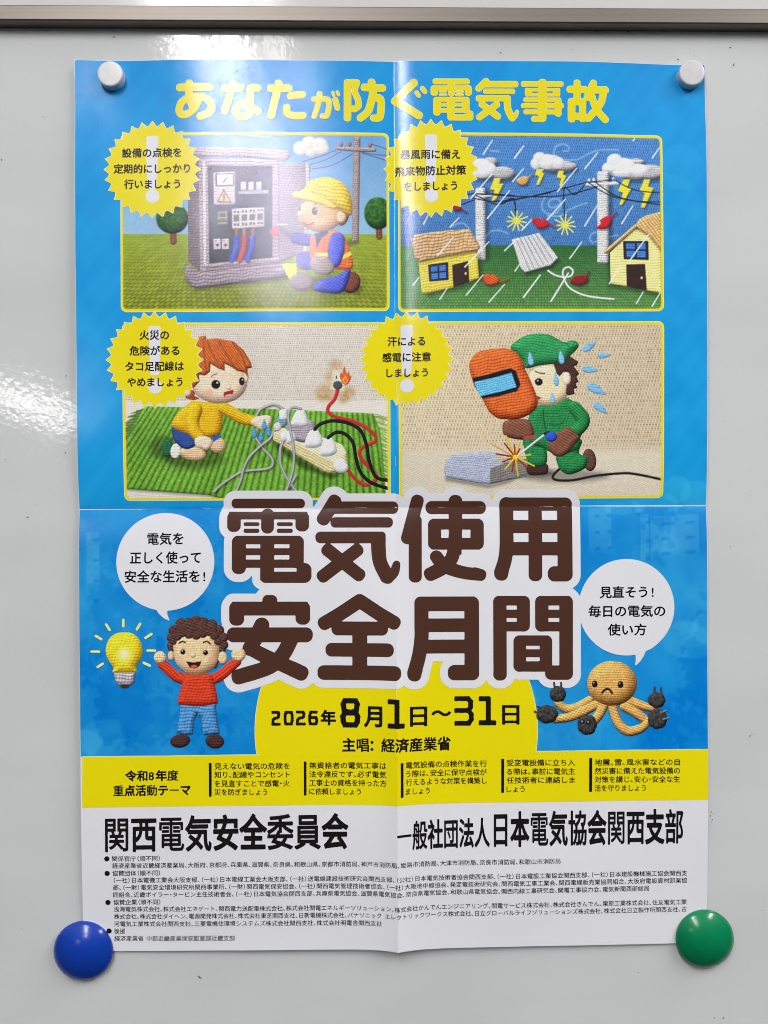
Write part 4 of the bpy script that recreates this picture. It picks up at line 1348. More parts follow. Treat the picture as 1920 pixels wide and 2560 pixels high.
wd.fill(path(Gg((600, 275), (650, 320), (650, 390)), 1.2), (24, 92, 52), own=False, alpha=.8)
wd.fill(ell(Gg((342, 663))[0], 9.8, 9), (22, 22, 26), own=False); wd.fill(ell(Gg((333, 652))[0], 2.2, 2), (200, 204, 206), own=False)
wd.fill(path(Gg((308, 558), (350, 575), (402, 580)), 1.3), (70, 42, 36), own=False)
wd.fill(poly(Gg((320, 800), (370, 822), (335, 845))), (142, 40, 44), own=False)
msk = [(1186, 888), (1200, 880), (1215, 876), (1240, 873), (1262, 873), (1288, 882), (1307, 908), (1312, 925), (1325, 952), (1342, 997), (1340, 1020), (1322, 1037), (1292, 1049), (1262, 1049), (1243, 1046), (1222, 1030), (1207, 1002), (1184, 962), (1172, 915)]
wd.fill(poly(msk, True), (204, 96, 42), stitch(6, 5.4, .45, -10), pil=24, amp=.38)
wd.fill(poly(Ff((1165, 712), (1350, 665), (1540, 612), (1592, 640), (1636, 770), (1600, 835), (1430, 880), (1240, 908), (1215, 888)), r=1), (26, 26, 34), own=False)
wd.fill(poly(Ff((1175, 745), (1360, 705), (1550, 652), (1600, 795), (1430, 845), (1232, 888))), (98, 172, 226), stitch(4, 4, .4, -14), own=False)
for pts in (Gg((0, 1060), (100, 1038), (245, 1048), (295, 1180), (225, 1235), (100, 1232), (0, 1195), (-20, 1120)), Gg((440, 1262), (480, 1190), (545, 1160), (640, 1115), (745, 1212), (700, 1290), (600, 1395), (510, 1402), (452, 1345))):
    wd.fill(poly(pts, True), (116, 74, 58), stitch(4.6, 4.6, .48, 30), pil=13, amp=.4)
wd.fill(path(Gg((205, 1220), (290, 1210)), 4.5), (176, 66, 66))
wd.fill(path(Gg((408, 1182), (270, 1290), (120, 1408)), 2.7), (216, 214, 212), pil=2)
wd.fill(path(Gg((405, 1180), (440, 1170)), 4), (40, 40, 46))
wd.fill(ell(Gg((468, 1208))[0], 14, 12.5), (44, 78, 192), stitch(4, 4, .45), pil=7, amp=.4)
sc_ = Gg((108, 1412))[0]
for s_, pt, cl_ in ((Gg, (15, 1200), 0), (Gg, (150, 1265), 0), (Ff, (1345, 1355), 2), (Gg, (262, 1390), 0), (Gg, (300, 1502), 0), (Gg, (140, 1602), 0), (Gg, (10, 1535), 0), (Ff, (1385, 1518), 0),
                    (Gg, (0, 1275), 1), (Gg, (100, 1290), 1), (Gg, (155, 1330), 1), (Ff, (1398, 1460), 1), (Gg, (76, 1555), 1), (Gg, (212, 1502), 1), (Gg, (-20, 1460), 1)):
    e_ = s_(pt)[0]
    wd.fill(path([(sc_[0] * .85 + e_[0] * .15, sc_[1] * .85 + e_[1] * .15), e_], 1.9), [(232, 212, 44), (176, 42, 48), (224, 190, 90)][cl_], pil=2)
wd.fill(ell(sc_, 6.5, 6), (234, 214, 44))
for (x, y, lx, ly) in ((260, 430, 10, 18), (566, 415, 10, 18), (513, 633, 9, 18), (478, 820, 8.5, 15)):
    wd.fill(drop(Gg((x, y))[0], lx, ly, -8), (128, 180, 230), stitch(3, 3, .35), pil=4, own=False)
wd.clip(i4)
wd.emit('knitted_welder', 4, p4)

# ------------------------------------------------------------------ starburst badges
def badge(name, c, rx, ry, lines, dy_end):
    n = 28
    pts = []
    for k in range(n * 4):
        t = 2 * math.pi * k / (n * 4)
        f = [1.0, 0.928, 0.885, 0.928][k % 4]
        pts.append((c[0] + rx * f * math.cos(t), c[1] + ry * f * math.sin(t)))
    star = poly(pts)
    b = flat(name, star, 6, INK['yellow'], poster, 1.4)
    flat('badge_edge', star, 5, INK['pale'], b, 1.4, 1.5)
    ex = poly([(c[0] - 9, c[1] - 78), (c[0] + 9, c[1] - 78), (c[0] + 5, c[1] + dy_end - 8), (c[0] - 5, c[1] + dy_end - 8)], r=6.5) | ell((c[0] + 1, c[1] + 67), 17.3, 17.3)
    flat('exclamation_mark', ex, 7, INK['white'], b, 1.4)
    T = Text()
    for (s_, x0, x1, y0, y1, h) in lines: T.line(s_, x0, x1, y0, y1, h, 0.025, 44)
    T.emit('badge_text', 8, INK['black'], b)


badge('inspection_badge', (381.7, 425.5), 120, 121, [('設備の点検を', 306, 455, 384, 383, 25), ('定期的にしっかり', 285.5, 476.5, 424, 423, 25), ('行いましょう', 312, 452, 462.5, 461.5, 25)], 50)
badge('storm_badge', (1077, 424), 117, 121.5, [('暴風雨に備え', 1001, 1150, 389, 389, 25), ('飛来物防止対策', 987, 1164.5, 431, 428, 25.5), ('をしましょう', 1010, 1142, 469, 467, 25)], 40)
badge('fire_badge', (388, 900.5), 120.6, 119.5, [('火災の', 350.5, 424, 839, 838.5, 25), ('危険がある', 325.5, 450, 878, 877, 25), ('タコ足配線は', 315, 461, 917, 916, 25), ('やめましょう', 320, 457.5, 956, 955, 25)], 40)
badge('sweat_badge', (1016.5, 898), 116.5, 117.5, [('汗による', 969, 1062.5, 854, 854, 25), ('感電に注意', 955.5, 1077, 894, 893, 25), ('しましょう', 966, 1069.5, 932.5, 932, 24)], 40)

# ------------------------------------------------------------------ headline along the top
Z3 = Z(420, 180, 3); Z4 = Z(973, 180, 3)
hl = [(Z3, [('b', 65, 122, 342, 122, 28), ('p', [(162, 92), (160, 150), (165, 200), (185, 262)], 27),
            ('p', [(232, 200), (217, 255), (172, 308), (115, 327), (87, 297), (105, 235), (165, 198), (235, 191), (300, 213), (330, 262), (312, 312), (243, 340)], 27)]),
      (Z3, [('b', 400, 132, 572, 132, 28), ('p', [(487, 94), (475, 150), (430, 300)], 27),
            ('p', [(675, 128), (632, 129), (618, 145), (618, 220), (622, 290), (603, 332), (550, 341), (512, 315), (520, 268), (570, 255), (630, 275), (678, 305)], 27)]),
      (Z3, [('b', 747, 130, 932, 130, 28), ('p', [(830, 94), (815, 170), (776, 335)], 28), ('p', [(1008, 178), (965, 181), (922, 188)], 27), ('p', [(890, 275), (898, 318), (945, 335), (1014, 335)], 27)]),
      (Z3, [('p', [(1097, 212), (1185, 212), (1206, 228), (1206, 280), (1192, 335), (1160, 340)], 20), ('p', [(1138, 172), (1134, 225), (1098, 340)], 20), ('p', [(1256, 217), (1271, 278)], 21),
            ('p', [(1238, 162), (1243, 182)], 11), ('p', [(1271, 157), (1280, 180)], 11)]),
      (Z3, [('b', 1347, 64, 1347, 378, 27), ('b', 1335, 88, 1440, 88, 24), ('p', [(1415, 95), (1400, 150), (1425, 215), (1428, 262), (1402, 285), (1388, 283)], 23),
            ('b', 1527, 57, 1527, 140, 27), ('b', 1447, 122, 1633, 124, 27), ('p', [(1540, 130), (1530, 200), (1500, 300), (1445, 352)], 27),
            ('p', [(1530, 203), (1592, 204), (1597, 290), (1585, 345), (1542, 351)], 26)]),
      (Z4, [('p', [(183, 92), (45, 220)], 30), ('p', [(45, 220), (222, 336)], 29), ('p', [(205, 165), (221, 188)], 16), ('p', [(248, 134), (266, 159)], 17)]),
      (Z4, [('b', 325, 82, 600, 84, 21), ('b', 330, 131, 595, 131, 17), ('b', 336, 113, 336, 190, 25), ('b', 591, 113, 591, 190, 25), ('b', 464, 84, 464, 194, 24),
            ('b', 372, 157, 430, 157, 8), ('b', 372, 183, 432, 183, 9), ('b', 495, 160, 555, 160, 9), ('b', 495, 184, 555, 184, 9),
            ('b', 356, 200, 356, 338, 26), ('b', 573, 200, 573, 320, 26), ('b', 345, 217, 590, 217, 17, 3), ('b', 356, 257, 573, 257, 13), ('b', 356, 300, 590, 300, 16),
            ('b', 460, 210, 460, 350, 25), ('b', 436, 352, 615, 352, 22), ('b', 603, 302, 603, 374, 24)]),
      (Z4, [('p', [(722, 82), (668, 137)], 23), ('b', 690, 105, 963, 106, 23), ('b', 703, 158, 940, 159, 19), ('b', 647, 210, 890, 211, 22),
            ('p', [(882, 212), (886, 290), (918, 358)], 25), ('p', [(918, 358), (942, 342), (955, 310)], [22, 17, 13]), ('p', [(693, 255), (810, 345)], 24), ('p', [(802, 258), (674, 350)], 24)]),
      (Z4, [('b', 985, 104, 1300, 106, 20), ('b', 1015, 147, 1275, 147, 12), ('b', 1015, 184, 1275, 185, 12), ('b', 1040, 136, 1040, 196, 26), ('b', 1249, 136, 1249, 197, 26),
            ('b', 1003, 222, 1285, 224, 17), ('b', 985, 266, 1303, 268, 18), ('b', 1003, 312, 1285, 314, 17), ('b', 1262, 208, 1262, 348, 23), ('b', 1144, 67, 1144, 386, 28), ('b', 1062, 365, 1165, 366, 22)]),
      (Z4, [('b', 1325, 144, 1482, 146, 26), ('b', 1402, 73, 1402, 230, 25), ('b', 1361, 210, 1361, 390, 27), ('b', 1444, 212, 1444, 388, 25), ('b', 1345, 237, 1460, 238, 25), ('b', 1345, 346, 1460, 347, 26),
            ('p', [(1525, 98), (1480, 203)], 26), ('b', 1505, 145, 1640, 147, 27), ('p', [(1603, 150), (1578, 250), (1485, 362)], 26), ('p', [(1510, 190), (1548, 290), (1614, 368)], 26)])]
head = None
for w_, sp in hl:
    s_ = strokes(w_, sp)
    head = s_ if head is None else head | s_
_h = flat('headline', head.grow(-0.35), 6, INK['yellow'], poster, 1.25)
flat('headline_edge', head, 5, INK['pale'], _h, 1.25, 0.55)

# ------------------------------------------------------------------ the big brown title
ZA = Z(540, 1200, 3); ZB = Z(960, 1200, 3)
ttl = [(ZA, [('b', 115, 176, 665, 176, 36, 32), ('b', 95, 267, 685, 267, 29, 6), ('b', 134, 238, 134, 389, 51, 44), ('b', 646, 238, 646, 386, 51, 44), ('b', 386, 215, 386, 401, 48, 44),
             ('b', 207, 331, 325, 331, 14), ('b', 207, 381, 325, 381, 16), ('b', 456, 331, 575, 331, 14), ('b', 456, 381, 575, 381, 16),
             ('b', 173, 418, 173, 705, 53, 46), ('b', 605, 418, 605, 660, 54, 46), ('b', 150, 450, 630, 450, 32, 3), ('b', 172, 538, 605, 537, 26, 2), ('b', 172, 627, 650, 627, 31, 3),
             ('b', 385, 440, 385, 755, 52, 8), ('b', 333, 729, 705, 729, 42, 40), ('b', 661, 622, 661, 771, 56, 52)]),
       (ZA, [('b', 914, 118, 780, 332, 50, 44), ('b', 850, 207, 1367, 207, 47, 40), ('b', 858, 318, 1327, 318, 39, 35), ('b', 745, 431, 1262, 431, 44, 40),
             ('p', [(1218, 442), (1219, 520), (1232, 620), (1282, 722)], [55, 55, 53, 54]), ('b', 1163, 420, 1273, 420, 33, 30), ('p', [(1288, 728), (1335, 690), (1354, 632)], [50, 38, 28]),
             ('b', 803, 497, 1108, 738, 49, 42), ('b', 1094, 498, 768, 747, 49, 42)]),
       (ZB, [('b', 262, 112, 164, 480, 48, 44), ('b', 234, 260, 234, 768, 49, 44), ('b', 312, 207, 765, 207, 49, 44), ('b', 536, 112, 536, 320, 51, 46),
             ('b', 379, 290, 379, 522, 49, 46), ('b', 698, 290, 698, 522, 50, 46), ('b', 360, 331, 720, 331, 41, 4), ('b', 360, 478, 720, 478, 44, 4), ('b', 538, 300, 531, 560, 50, 8),
             ('p', [(530, 500), (505, 590), (440, 660), (350, 708)], [49, 50, 50, 48]), ('b', 440, 650, 305, 722, 46, 40), ('p', [(392, 575), (455, 645), (580, 690), (700, 708)], [48, 50, 48, 46]), ('b', 640, 688, 764, 722, 45, 40)]),
       (ZB, [('b', 895, 181, 1370, 181, 50, 4), ('p', [(918, 180), (918, 480), (905, 600), (876, 690)], 52), ('b', 896, 620, 868, 752, 52, 46), ('b', 919, 131, 919, 400, 52, 46), ('b', 1354, 131, 1356, 760, 56, 50),
             ('b', 1134, 200, 1134, 758, 51, 44), ('b', 918, 349, 1353, 349, 49, 3), ('b', 918, 515, 1353, 515, 50, 3), ('b', 1226, 703, 1400, 703, 57, 50)]),
       (ZA, [('b', 405, 861, 405, 940, 56, 46), ('b', 120, 963, 690, 963, 52, 10), ('b', 157, 911, 157, 1091, 56, 48), ('b', 652, 911, 652, 1084, 55, 48), ('b', 83, 1160, 727, 1160, 56, 50),
             ('p', [(345, 1086), (300, 1180), (256, 1262)], 56), ('p', [(256, 1262), (420, 1345), (620, 1436)], [52, 55, 56]), ('b', 520, 1390, 688, 1468, 57, 50),
             ('p', [(565, 1190), (500, 1310), (400, 1400), (210, 1462)], 57), ('b', 330, 1430, 120, 1488, 57, 50)]),
       (ZA, [('p', [(1078, 905), (935, 1000), (830, 1062)], 52), ('b', 950, 995, 772, 1096, 52, 46), ('p', [(1078, 905), (1222, 1000), (1310, 1055)], 52), ('b', 1205, 990, 1376, 1090, 52, 46),
             ('b', 866, 1111, 1290, 1111, 52, 46), ('b', 1079, 1060, 1079, 1440, 56, 4), ('b', 822, 1271, 1333, 1271, 51, 46), ('b', 762, 1442, 1388, 1442, 55, 48)]),
       (ZB, [('b', 280, 872, 280, 1160, 53, 46), ('p', [(280, 1100), (280, 1180), (262, 1310), (226, 1440)], 53), ('b', 248, 1370, 216, 1502, 52, 46), ('b', 656, 872, 658, 1500, 55, 48), ('b', 262, 927, 680, 927, 55, 4), ('b', 280, 1087, 656, 1087, 51, 3),
             ('b', 280, 1246, 656, 1246, 52, 3), ('b', 477, 1442, 700, 1442, 58, 50)]),
       (ZB, [('b', 867, 868, 869, 1502, 50, 44), ('b', 850, 904, 1060, 904, 36, 3), ('b', 1043, 868, 1043, 1135, 49, 44), ('b', 867, 1002, 1043, 1002, 31, 3), ('b', 867, 1098, 1060, 1098, 36, 3),
             ('b', 1181, 868, 1181, 1135, 50, 44), ('b', 1363, 868, 1363, 1496, 51, 44), ('b', 1160, 904, 1390, 904, 36, 3), ('b', 1181, 1002, 1363, 1002, 31, 3), ('b', 1165, 1098, 1363, 1098, 36, 3),
             ('b', 1205, 1442, 1400, 1442, 54, 46), ('b', 1016, 1163, 1016, 1436, 47, 44), ('b', 1212, 1163, 1212, 1436, 47, 44), ('b', 1000, 1202, 1230, 1202, 39, 3), ('b', 1016, 1297, 1212, 1297, 30, 3), ('b', 1000, 1396, 1240, 1396, 39, 3)])]
big = None
for w_, sp in ttl:
    s_ = strokes(w_, sp)
    big = s_ if big is None else big | s_
mid = None
for (w_, x0, y0, x1, y1) in ((ZA, 480, 735, 2610, 900), (ZA, 690, 235, 790, 1480), (ZB, 80, 200, 200, 1480), (ZB, 740, 215, 870, 1420), (ZB, 950, 540, 1230, 745), (ZA, 1285, 470, 1420, 610), (ZA, 700, 850, 900, 965), (ZA, 1250, 850, 1400, 965), (ZA, 600, 1225, 790, 1335), (ZA, 750, 1130, 850, 1240), (ZB, 610, 535, 760, 630)):
    s_ = poly(w_((x0, y0), (x1, y0), (x1, y1), (x0, y1))); mid = s_ if mid is None else mid | s_
_t = flat('title_outline', big.grow(20) | mid, 6, INK['white'], poster, 2.0)
flat('title', big, 7, INK['brown'], _t, 1.5)

# ------------------------------------------------------------------ speech bubbles
bub = ell((413.7, 1404.5), 122.5, 122) | poly([(388, 1518), (397, 1533), (410, 1545), (425.5, 1552), (419.5, 1538), (418, 1522)])
b1 = flat('speech_bubble', bub, 6, INK['white'], poster, 2)
T = Text()
T.line('電気を', 367.7, 459, 1347, 1346, 32, .022, 56).line('正しく使って', 325, 502.7, 1394.5, 1393, 32, .022, 56).line('安全な生活を!', 312, 514, 1441.5, 1440, 32, .022, 56)
T.emit('bubble_text', 8, INK['black'], b1)
bub = ell((1565, 1517.7), 119.5, 120.5) | poly([(1588, 1634), (1588.5, 1650), (1586.5, 1664.5), (1600, 1653), (1610, 1637), (1614, 1624), (1600, 1620)])
b2 = flat('speech_bubble', bub, 6.3, INK['white'], poster, 2)
T = Text()
T.line('見直そう!', 1498, 1633, 1480, 1479, 31, .022, 56).line('毎日の電気の', 1470, 1662, 1527.5, 1526.5, 31, .022, 56).line('使い方', 1518, 1615, 1573.5, 1573, 31, .022, 56)
T.emit('bubble_text', 8, INK['black'], b2)

# ------------------------------------------------------------------ lamp, child and octopus cut-outs
Hh = Z(190, 1260, 3)
lb = Layer(220, 1535, 400, 1725, 1.1)
lb.fill(poly(Hh((363, 960), (430, 972), (482, 1020), (503, 1095), (488, 1160), (455, 1215), (448, 1265), (290, 1265), (285, 1225), (245, 1165), (226, 1095), (246, 1020), (298, 972)), True), (232, 204, 46), stitch(7, 5.2, .28), pil=26, amp=.3)
lb.fill(ell(Hh((365, 1125))[0], 16, 16), (244, 236, 176), own=False, soft=8, alpha=.75)
lb.fill(ell(Hh((365, 1125))[0], 7, 7), (250, 246, 216), own=False, soft=3, alpha=.7)
lb.fill(poly(Hh((286, 1262), (448, 1260), (442, 1325), (425, 1352), (385, 1362), (325, 1358), (300, 1330))), (158, 154, 162), stitch(5.5, 5.6, .55), pil=10, amp=.4)
lb.fill(ell(Hh((370, 1364))[0], 11, 5), (58, 46, 44))
for a1, b1_ in (((358, 868), (358, 915)), ((230, 902), (256, 943)), ((485, 897), (460, 938)), ((152, 988), (193, 1012)), ((568, 974), (524, 1003)), ((122, 1105), (176, 1105)), ((540, 1097), (594, 1097)), ((166, 1221), (204, 1196)), ((512, 1189), (557, 1210))):
    lb.fill(path(Hh(a1, b1_), 3.1), (236, 222, 132))
lb.emit('light_bulb_drawing', 9, poster)

by = Layer(375, 1535, 625, 1880, 1.1)
rd = (196, 62, 36); rst = stitch(6.4, 5.4, .36)
sk3 = (226, 190, 148)
by.fill(ell(Hh((785, 1772))[0], 25, 16.5, -8), (66, 44, 40), stitch(6, 5, .4), pil=10, amp=.4)
by.fill(ell(Hh((1044, 1775))[0], 23, 18, 8), (66, 44, 40), stitch(6, 5, .4), pil=10, amp=.4)
by.fill(poly(Hh((788, 1500), (1048, 1495), (1060, 1590), (1082, 1716), (1020, 1732), (958, 1724), (938, 1600), (912, 1574), (890, 1620), (880, 1722), (820, 1728), (758, 1708), (778, 1600))), (76, 134, 186), stitch(6, 6, .44), pil=12, amp=.36)
by.fill(path(Hh((850, 1310), (760, 1290), (650, 1195)), [14, 13.5, 12.5]), rd, stitch(5.4, 6, .36, 38), pil=11, amp=.36)
by.fill(path(Hh((1010, 1315), (1090, 1280), (1205, 1180)), [14, 13.5, 12.5]), rd, stitch(5.4, 6, .36, -38), pil=11, amp=.36)
by.fill(poly(Hh((845, 1275), (1005, 1272), (1040, 1340), (1066, 1470), (1050, 1495), (920, 1514), (790, 1500), (768, 1480), (800, 1340)), True), rd, rst, pil=16, amp=.3)
by.fill(ell(Hh((634, 1148))[0], 15.5, 15.5), sk3, stitch(4.4, 4.2, .4), pil=9, amp=.36)
by.fill(ell(Hh((1220, 1127))[0], 18, 17), sk3, stitch(4.4, 4.2, .4), pil=9, amp=.36)
hc = [((720, 1000), 12), ((735, 945), 13), ((790, 895), 14), ((850, 890), 13), ((905, 872), 13), ((960, 885), 13), ((1020, 905), 14), ((1075, 945), 13), ((1105, 1000), 13), ((1112, 1055), 11), ((1095, 1100), 10), ((716, 1060), 10), ((722, 1085), 9)]
hs = poly(Hh((720, 1080), (705, 990), (760, 910), (900, 868), (1050, 915), (1115, 1010), (1095, 1120), (900, 1150)), True)
for c, r in hc: hs = hs | ell(Hh(c)[0], r, r)
by.fill(hs, (80, 54, 48), stitch(6, 5, .6, 20), pil=10, amp=.4)
by.fill(ell(Hh((716, 1135))[0], 8, 12), sk3, pil=6); by.fill(ell(Hh((1102, 1152))[0], 12, 16), sk3, stitch(4, 4, .35), pil=8, amp=.35)
by.fill(path(Hh((1060, 1180), (1045, 1215)), 5), (66, 44, 40))
by.fill(poly(Hh((738, 1010), (800, 955), (900, 965), (1010, 950), (1068, 1020), (1074, 1130), (1040, 1220), (960, 1268), (890, 1278), (820, 1255), (755, 1190), (735, 1100)), True), sk3, stitch(5.6, 4.6, .26), pil=26, amp=.3)
fr = None
for c, r in (((760, 985), 13), ((800, 965), 11), ((850, 972), 12), ((905, 980), 12), ((955, 970), 11), ((1000, 955), 11), ((1040, 985), 11), ((1065, 1030), 9), ((735, 1030), 8), ((770, 940), 16), ((850, 930), 18), ((940, 930), 18), ((1020, 940), 14)):
    e_ = ell(Hh(c)[0], r, r); fr = e_ if fr is None else fr | e_
by.fill(fr, (78, 52, 46), stitch(6, 5, .6, 20), pil=6, amp=.4, own=False)
by.fill(ell(Hh((1025, 1160))[0], 10, 9), (222, 158, 134), own=False, soft=5, alpha=.6)
by.fill(ell(Hh((775, 1160))[0], 8, 8), (226, 170, 140), own=False, soft=5, alpha=.4)
for c in ((805, 1107), (975, 1112)):
    by.fill(ell(Hh(c)[0], 6.2, 6.6), (28, 24, 26), own=False); by.fill(ell(Hh((c[0] - 5, c[1] - 8))[0], 1.7, 1.7), (220, 220, 220), own=False)
by.fill(path(Hh((778, 1042), (800, 1028), (822, 1036)), 1.9), (62, 40, 36), own=False); by.fill(path(Hh((960, 1036), (985, 1028), (1010, 1048)), 1.9), (62, 40, 36), own=False)
by.fill(ell(Hh((881, 1132))[0], 7, 6), (234, 200, 160), own=False, pil=5, amp=.3)
by.fill(poly(Hh((828, 1177), (885, 1186), (944, 1177), (932, 1210), (905, 1230), (890, 1234), (858, 1224))), (56, 22, 22), own=False)
by.fill(ell(Hh((888, 1217))[0], 8, 4.5), (204, 84, 72), own=False)
by.emit('knitted_boy', 10, poster)

Ii = Z(1240, 1370, 3)
oc = Layer(1325, 1640, 1685, 1845, 1.1)
og = (206, 156, 88); ost = stitch(4.6, 4.6, .5, 20)
dk = (64, 61, 61)
dtex = lambda X, Y: .62 + .7 * noise(X, Y, 3.2, 3)
for pts, wds in (([(700, 1135), (600, 1190), (520, 1200), (462, 1160)], [10, 11, 11, 9]), ([(1000, 1140), (1080, 1175), (1175, 1200)], [12, 11, 9]),
                 ([(740, 1175), (620, 1235), (540, 1265), (440, 1280)], [12, 12, 11, 10]), ([(960, 1185), (1050, 1235), (1110, 1280), (1150, 1300)], [12, 12, 11, 9]),
                 ([(1130, 1310), (1080, 1350), (1000, 1370), (940, 1340), (900, 1280), (870, 1180)], [9, 11, 12, 12, 12, 12]), ([(800, 1180), (770, 1245), (715, 1310)], [13, 12, 11])):
    oc.fill(path(Ii(*pts), wds), og, ost, pil=10, amp=.5)
oc.fill(ell(Ii((867, 1012))[0], 62.5, 56), og, stitch(5, 4.6, .42, 2), pil=34, amp=.42)
for c in ((737, 1017), (931, 1022)):
    oc.fill(ell(Ii(c)[0], 7, 8.6), (22, 20, 24), own=False); oc.fill(ell(Ii((c[0] - 7, c[1] - 9))[0], 1.8, 1.8), (190, 190, 190), own=False)
oc.fill(path(Ii((794, 1082), (812, 1062), (830, 1054), (850, 1062), (868, 1086)), 2.6), (34, 24, 24), own=False)
for a1, b1_ in (((432, 1008), (440, 1060)), ((485, 1008), (485, 1060)), ((287, 1222), (340, 1245)), ((312, 1186), (360, 1210)), ((1187, 1042), (1187, 1090)), ((1237, 1046), (1237, 1095))):
    oc.fill(path(Ii(a1, b1_), 2.6), (70, 68, 70), pil=2, amp=.5)
for c, rx, ry in (((462, 1092), 20, 20), ((382, 1242), 27, 22), ((680, 1322), 24.5, 25), ((1202, 1138), 21.5, 20), ((1208, 1277), 24, 25)):
    bl_ = None
    for k in range(7):
        t = 2 * math.pi * k / 7
        e_ = ell((Ii(c)[0][0] + rx * .42 * math.cos(t), Ii(c)[0][1] + ry * .42 * math.sin(t)), rx * (.58 + .06 * hash2(k, c[0])), ry * (.58 + .06 * hash2(k, c[1])))
        bl_ = e_ if bl_ is None else bl_ | e_
    oc.fill(bl_, dk, dtex, pil=12, amp=.5)
for a1, b1_ in (((1232, 1232), (1276, 1217)), ((1250, 1282), (1294, 1270))): oc.fill(path(Ii(a1, b1_), 2.4), (120, 118, 118), pil=2, amp=.5)
for c in ((645, 1298), (690, 1302)):
    oc.fill(ell(Ii(c)[0], 5.5, 6), (28, 26, 28), own=False); oc.fill(ell(Ii((c[0] - 3, c[1] - 2))[0], 1.8, 2.2), (190, 190, 190), own=False)
oc.emit('knitted_octopus', 10, poster)

# ------------------------------------------------------------------ date and other lettering
Zd = Z(600, 1690, 3)


def digit(ch, x0, y0, x1, y1, hw):
    h = hw * .95
    Q = {'2': [[(0, 0), (.82, 0), (.92, .12), (.85, .38), (.7, .46), (.25, .52), (.08, .64), (.02, 1), (1, 1)]],
         '0': [[(.1, 0), (.9, 0), (1, .3), (1, .7), (.9, 1), (.1, 1), (0, .7), (0, .3), (.1, 0)]],
         '6': [[(.95, 0), (.14, 0), (.02, .3), (.02, .72), (.1, 1), (.9, 1), (.98, .78), (.98, .6), (.9, .46), (.05, .46)]],
         '8': [[(.14, 0), (.86, 0), (.97, .14), (.9, .42), (.5, .48), (.1, .42), (.03, .14), (.14, 0)], [(.12, .5), (.0, .66), (.04, .86), (.14, 1), (.86, 1), (.97, .86), (1, .66), (.88, .5), (.12, .5)]],
         '1': [[(0, 0), (.56, 0), (.56, 1)], [(0, 1), (1, 1)]],
         '3': [[(0, 0), (.78, 0), (.95, .12), (.95, .34), (.82, .48), (0, .48)], [(.82, .48), (1, .64), (1, .84), (.84, 1), (0, 1)]]}[ch]
    out = None
    for pl in Q:
        pt = [(x0 + hw + u * (x1 - x0 - 2 * hw), y0 + h + v * (y1 - y0 - 2 * h)) for u, v in pl]
        for i in range(len(pt) - 1):
            a, b = pt[i], pt[i + 1]
            ln = math.hypot(b[0] - a[0], b[1] - a[1])
            ux, uy = (b[0] - a[0]) / ln * hw * .8, (b[1] - a[1]) / ln * hw * .8
            s_ = bar((a[0] - ux, a[1] - uy), (b[0] + ux, b[1] + uy), hw, hw * .4)
            out = s_ if out is None else out | s_
    return out


dg = None
for ch_, x0, y0, x1, y1, hw in (('2', 235, 260, 308, 370, 11), ('0', 328, 260, 403, 368, 11), ('2', 418, 258, 496, 368, 11), ('6', 512, 258, 588, 367, 11)):
    (a, b), (c_, d_) = Zd((x0, y0), (x1, y1))
    s_ = digit(ch_, a, b, c_, d_, hw / 3); dg = s_ if dg is None else dg | s_
flat('year_digits', dg, 5, INK['black'], date_disc, 1.3)
for ch_, x0, y0, x1, y1, hw in (('8', 752, 163, 903, 381, 20), ('1', 1103, 164, 1238, 380, 19), ('3', 1603, 150, 1752, 369, 18), ('1', 1785, 150, 1925, 366, 19)):
    (a, b), (c_, d_) = Zd((x0, y0), (x1, y1))
    flat('date_digit', digit(ch_, a, b, c_, d_, hw / 3), 5, INK['black'], date_disc, 1.3)
for ch_, x0, y0, x1, y1, wt in (('年', 605, 250, 722, 367, .05), ('月', 928, 218, 1070, 380, .045), ('日', 1270, 219, 1407, 374, .045), ('〜', 1435, 253, 1583, 298, .035), ('日', 1960, 212, 2098, 365, .045)):
    (a, b), (c_, d_) = Zd((x0, y0), (x1, y1))
    T = Text()
    T.box(ch_, a, b, c_, d_, wt)
    T.emit('date_character', 5, INK['black'], date_disc)
T = Text()
T.line('主唱：経済産業省', 855.7, 1126.7, 1860.5, 1857, 36, .032, 60)
T.emit('host_line', 5, INK['black'], date_disc)

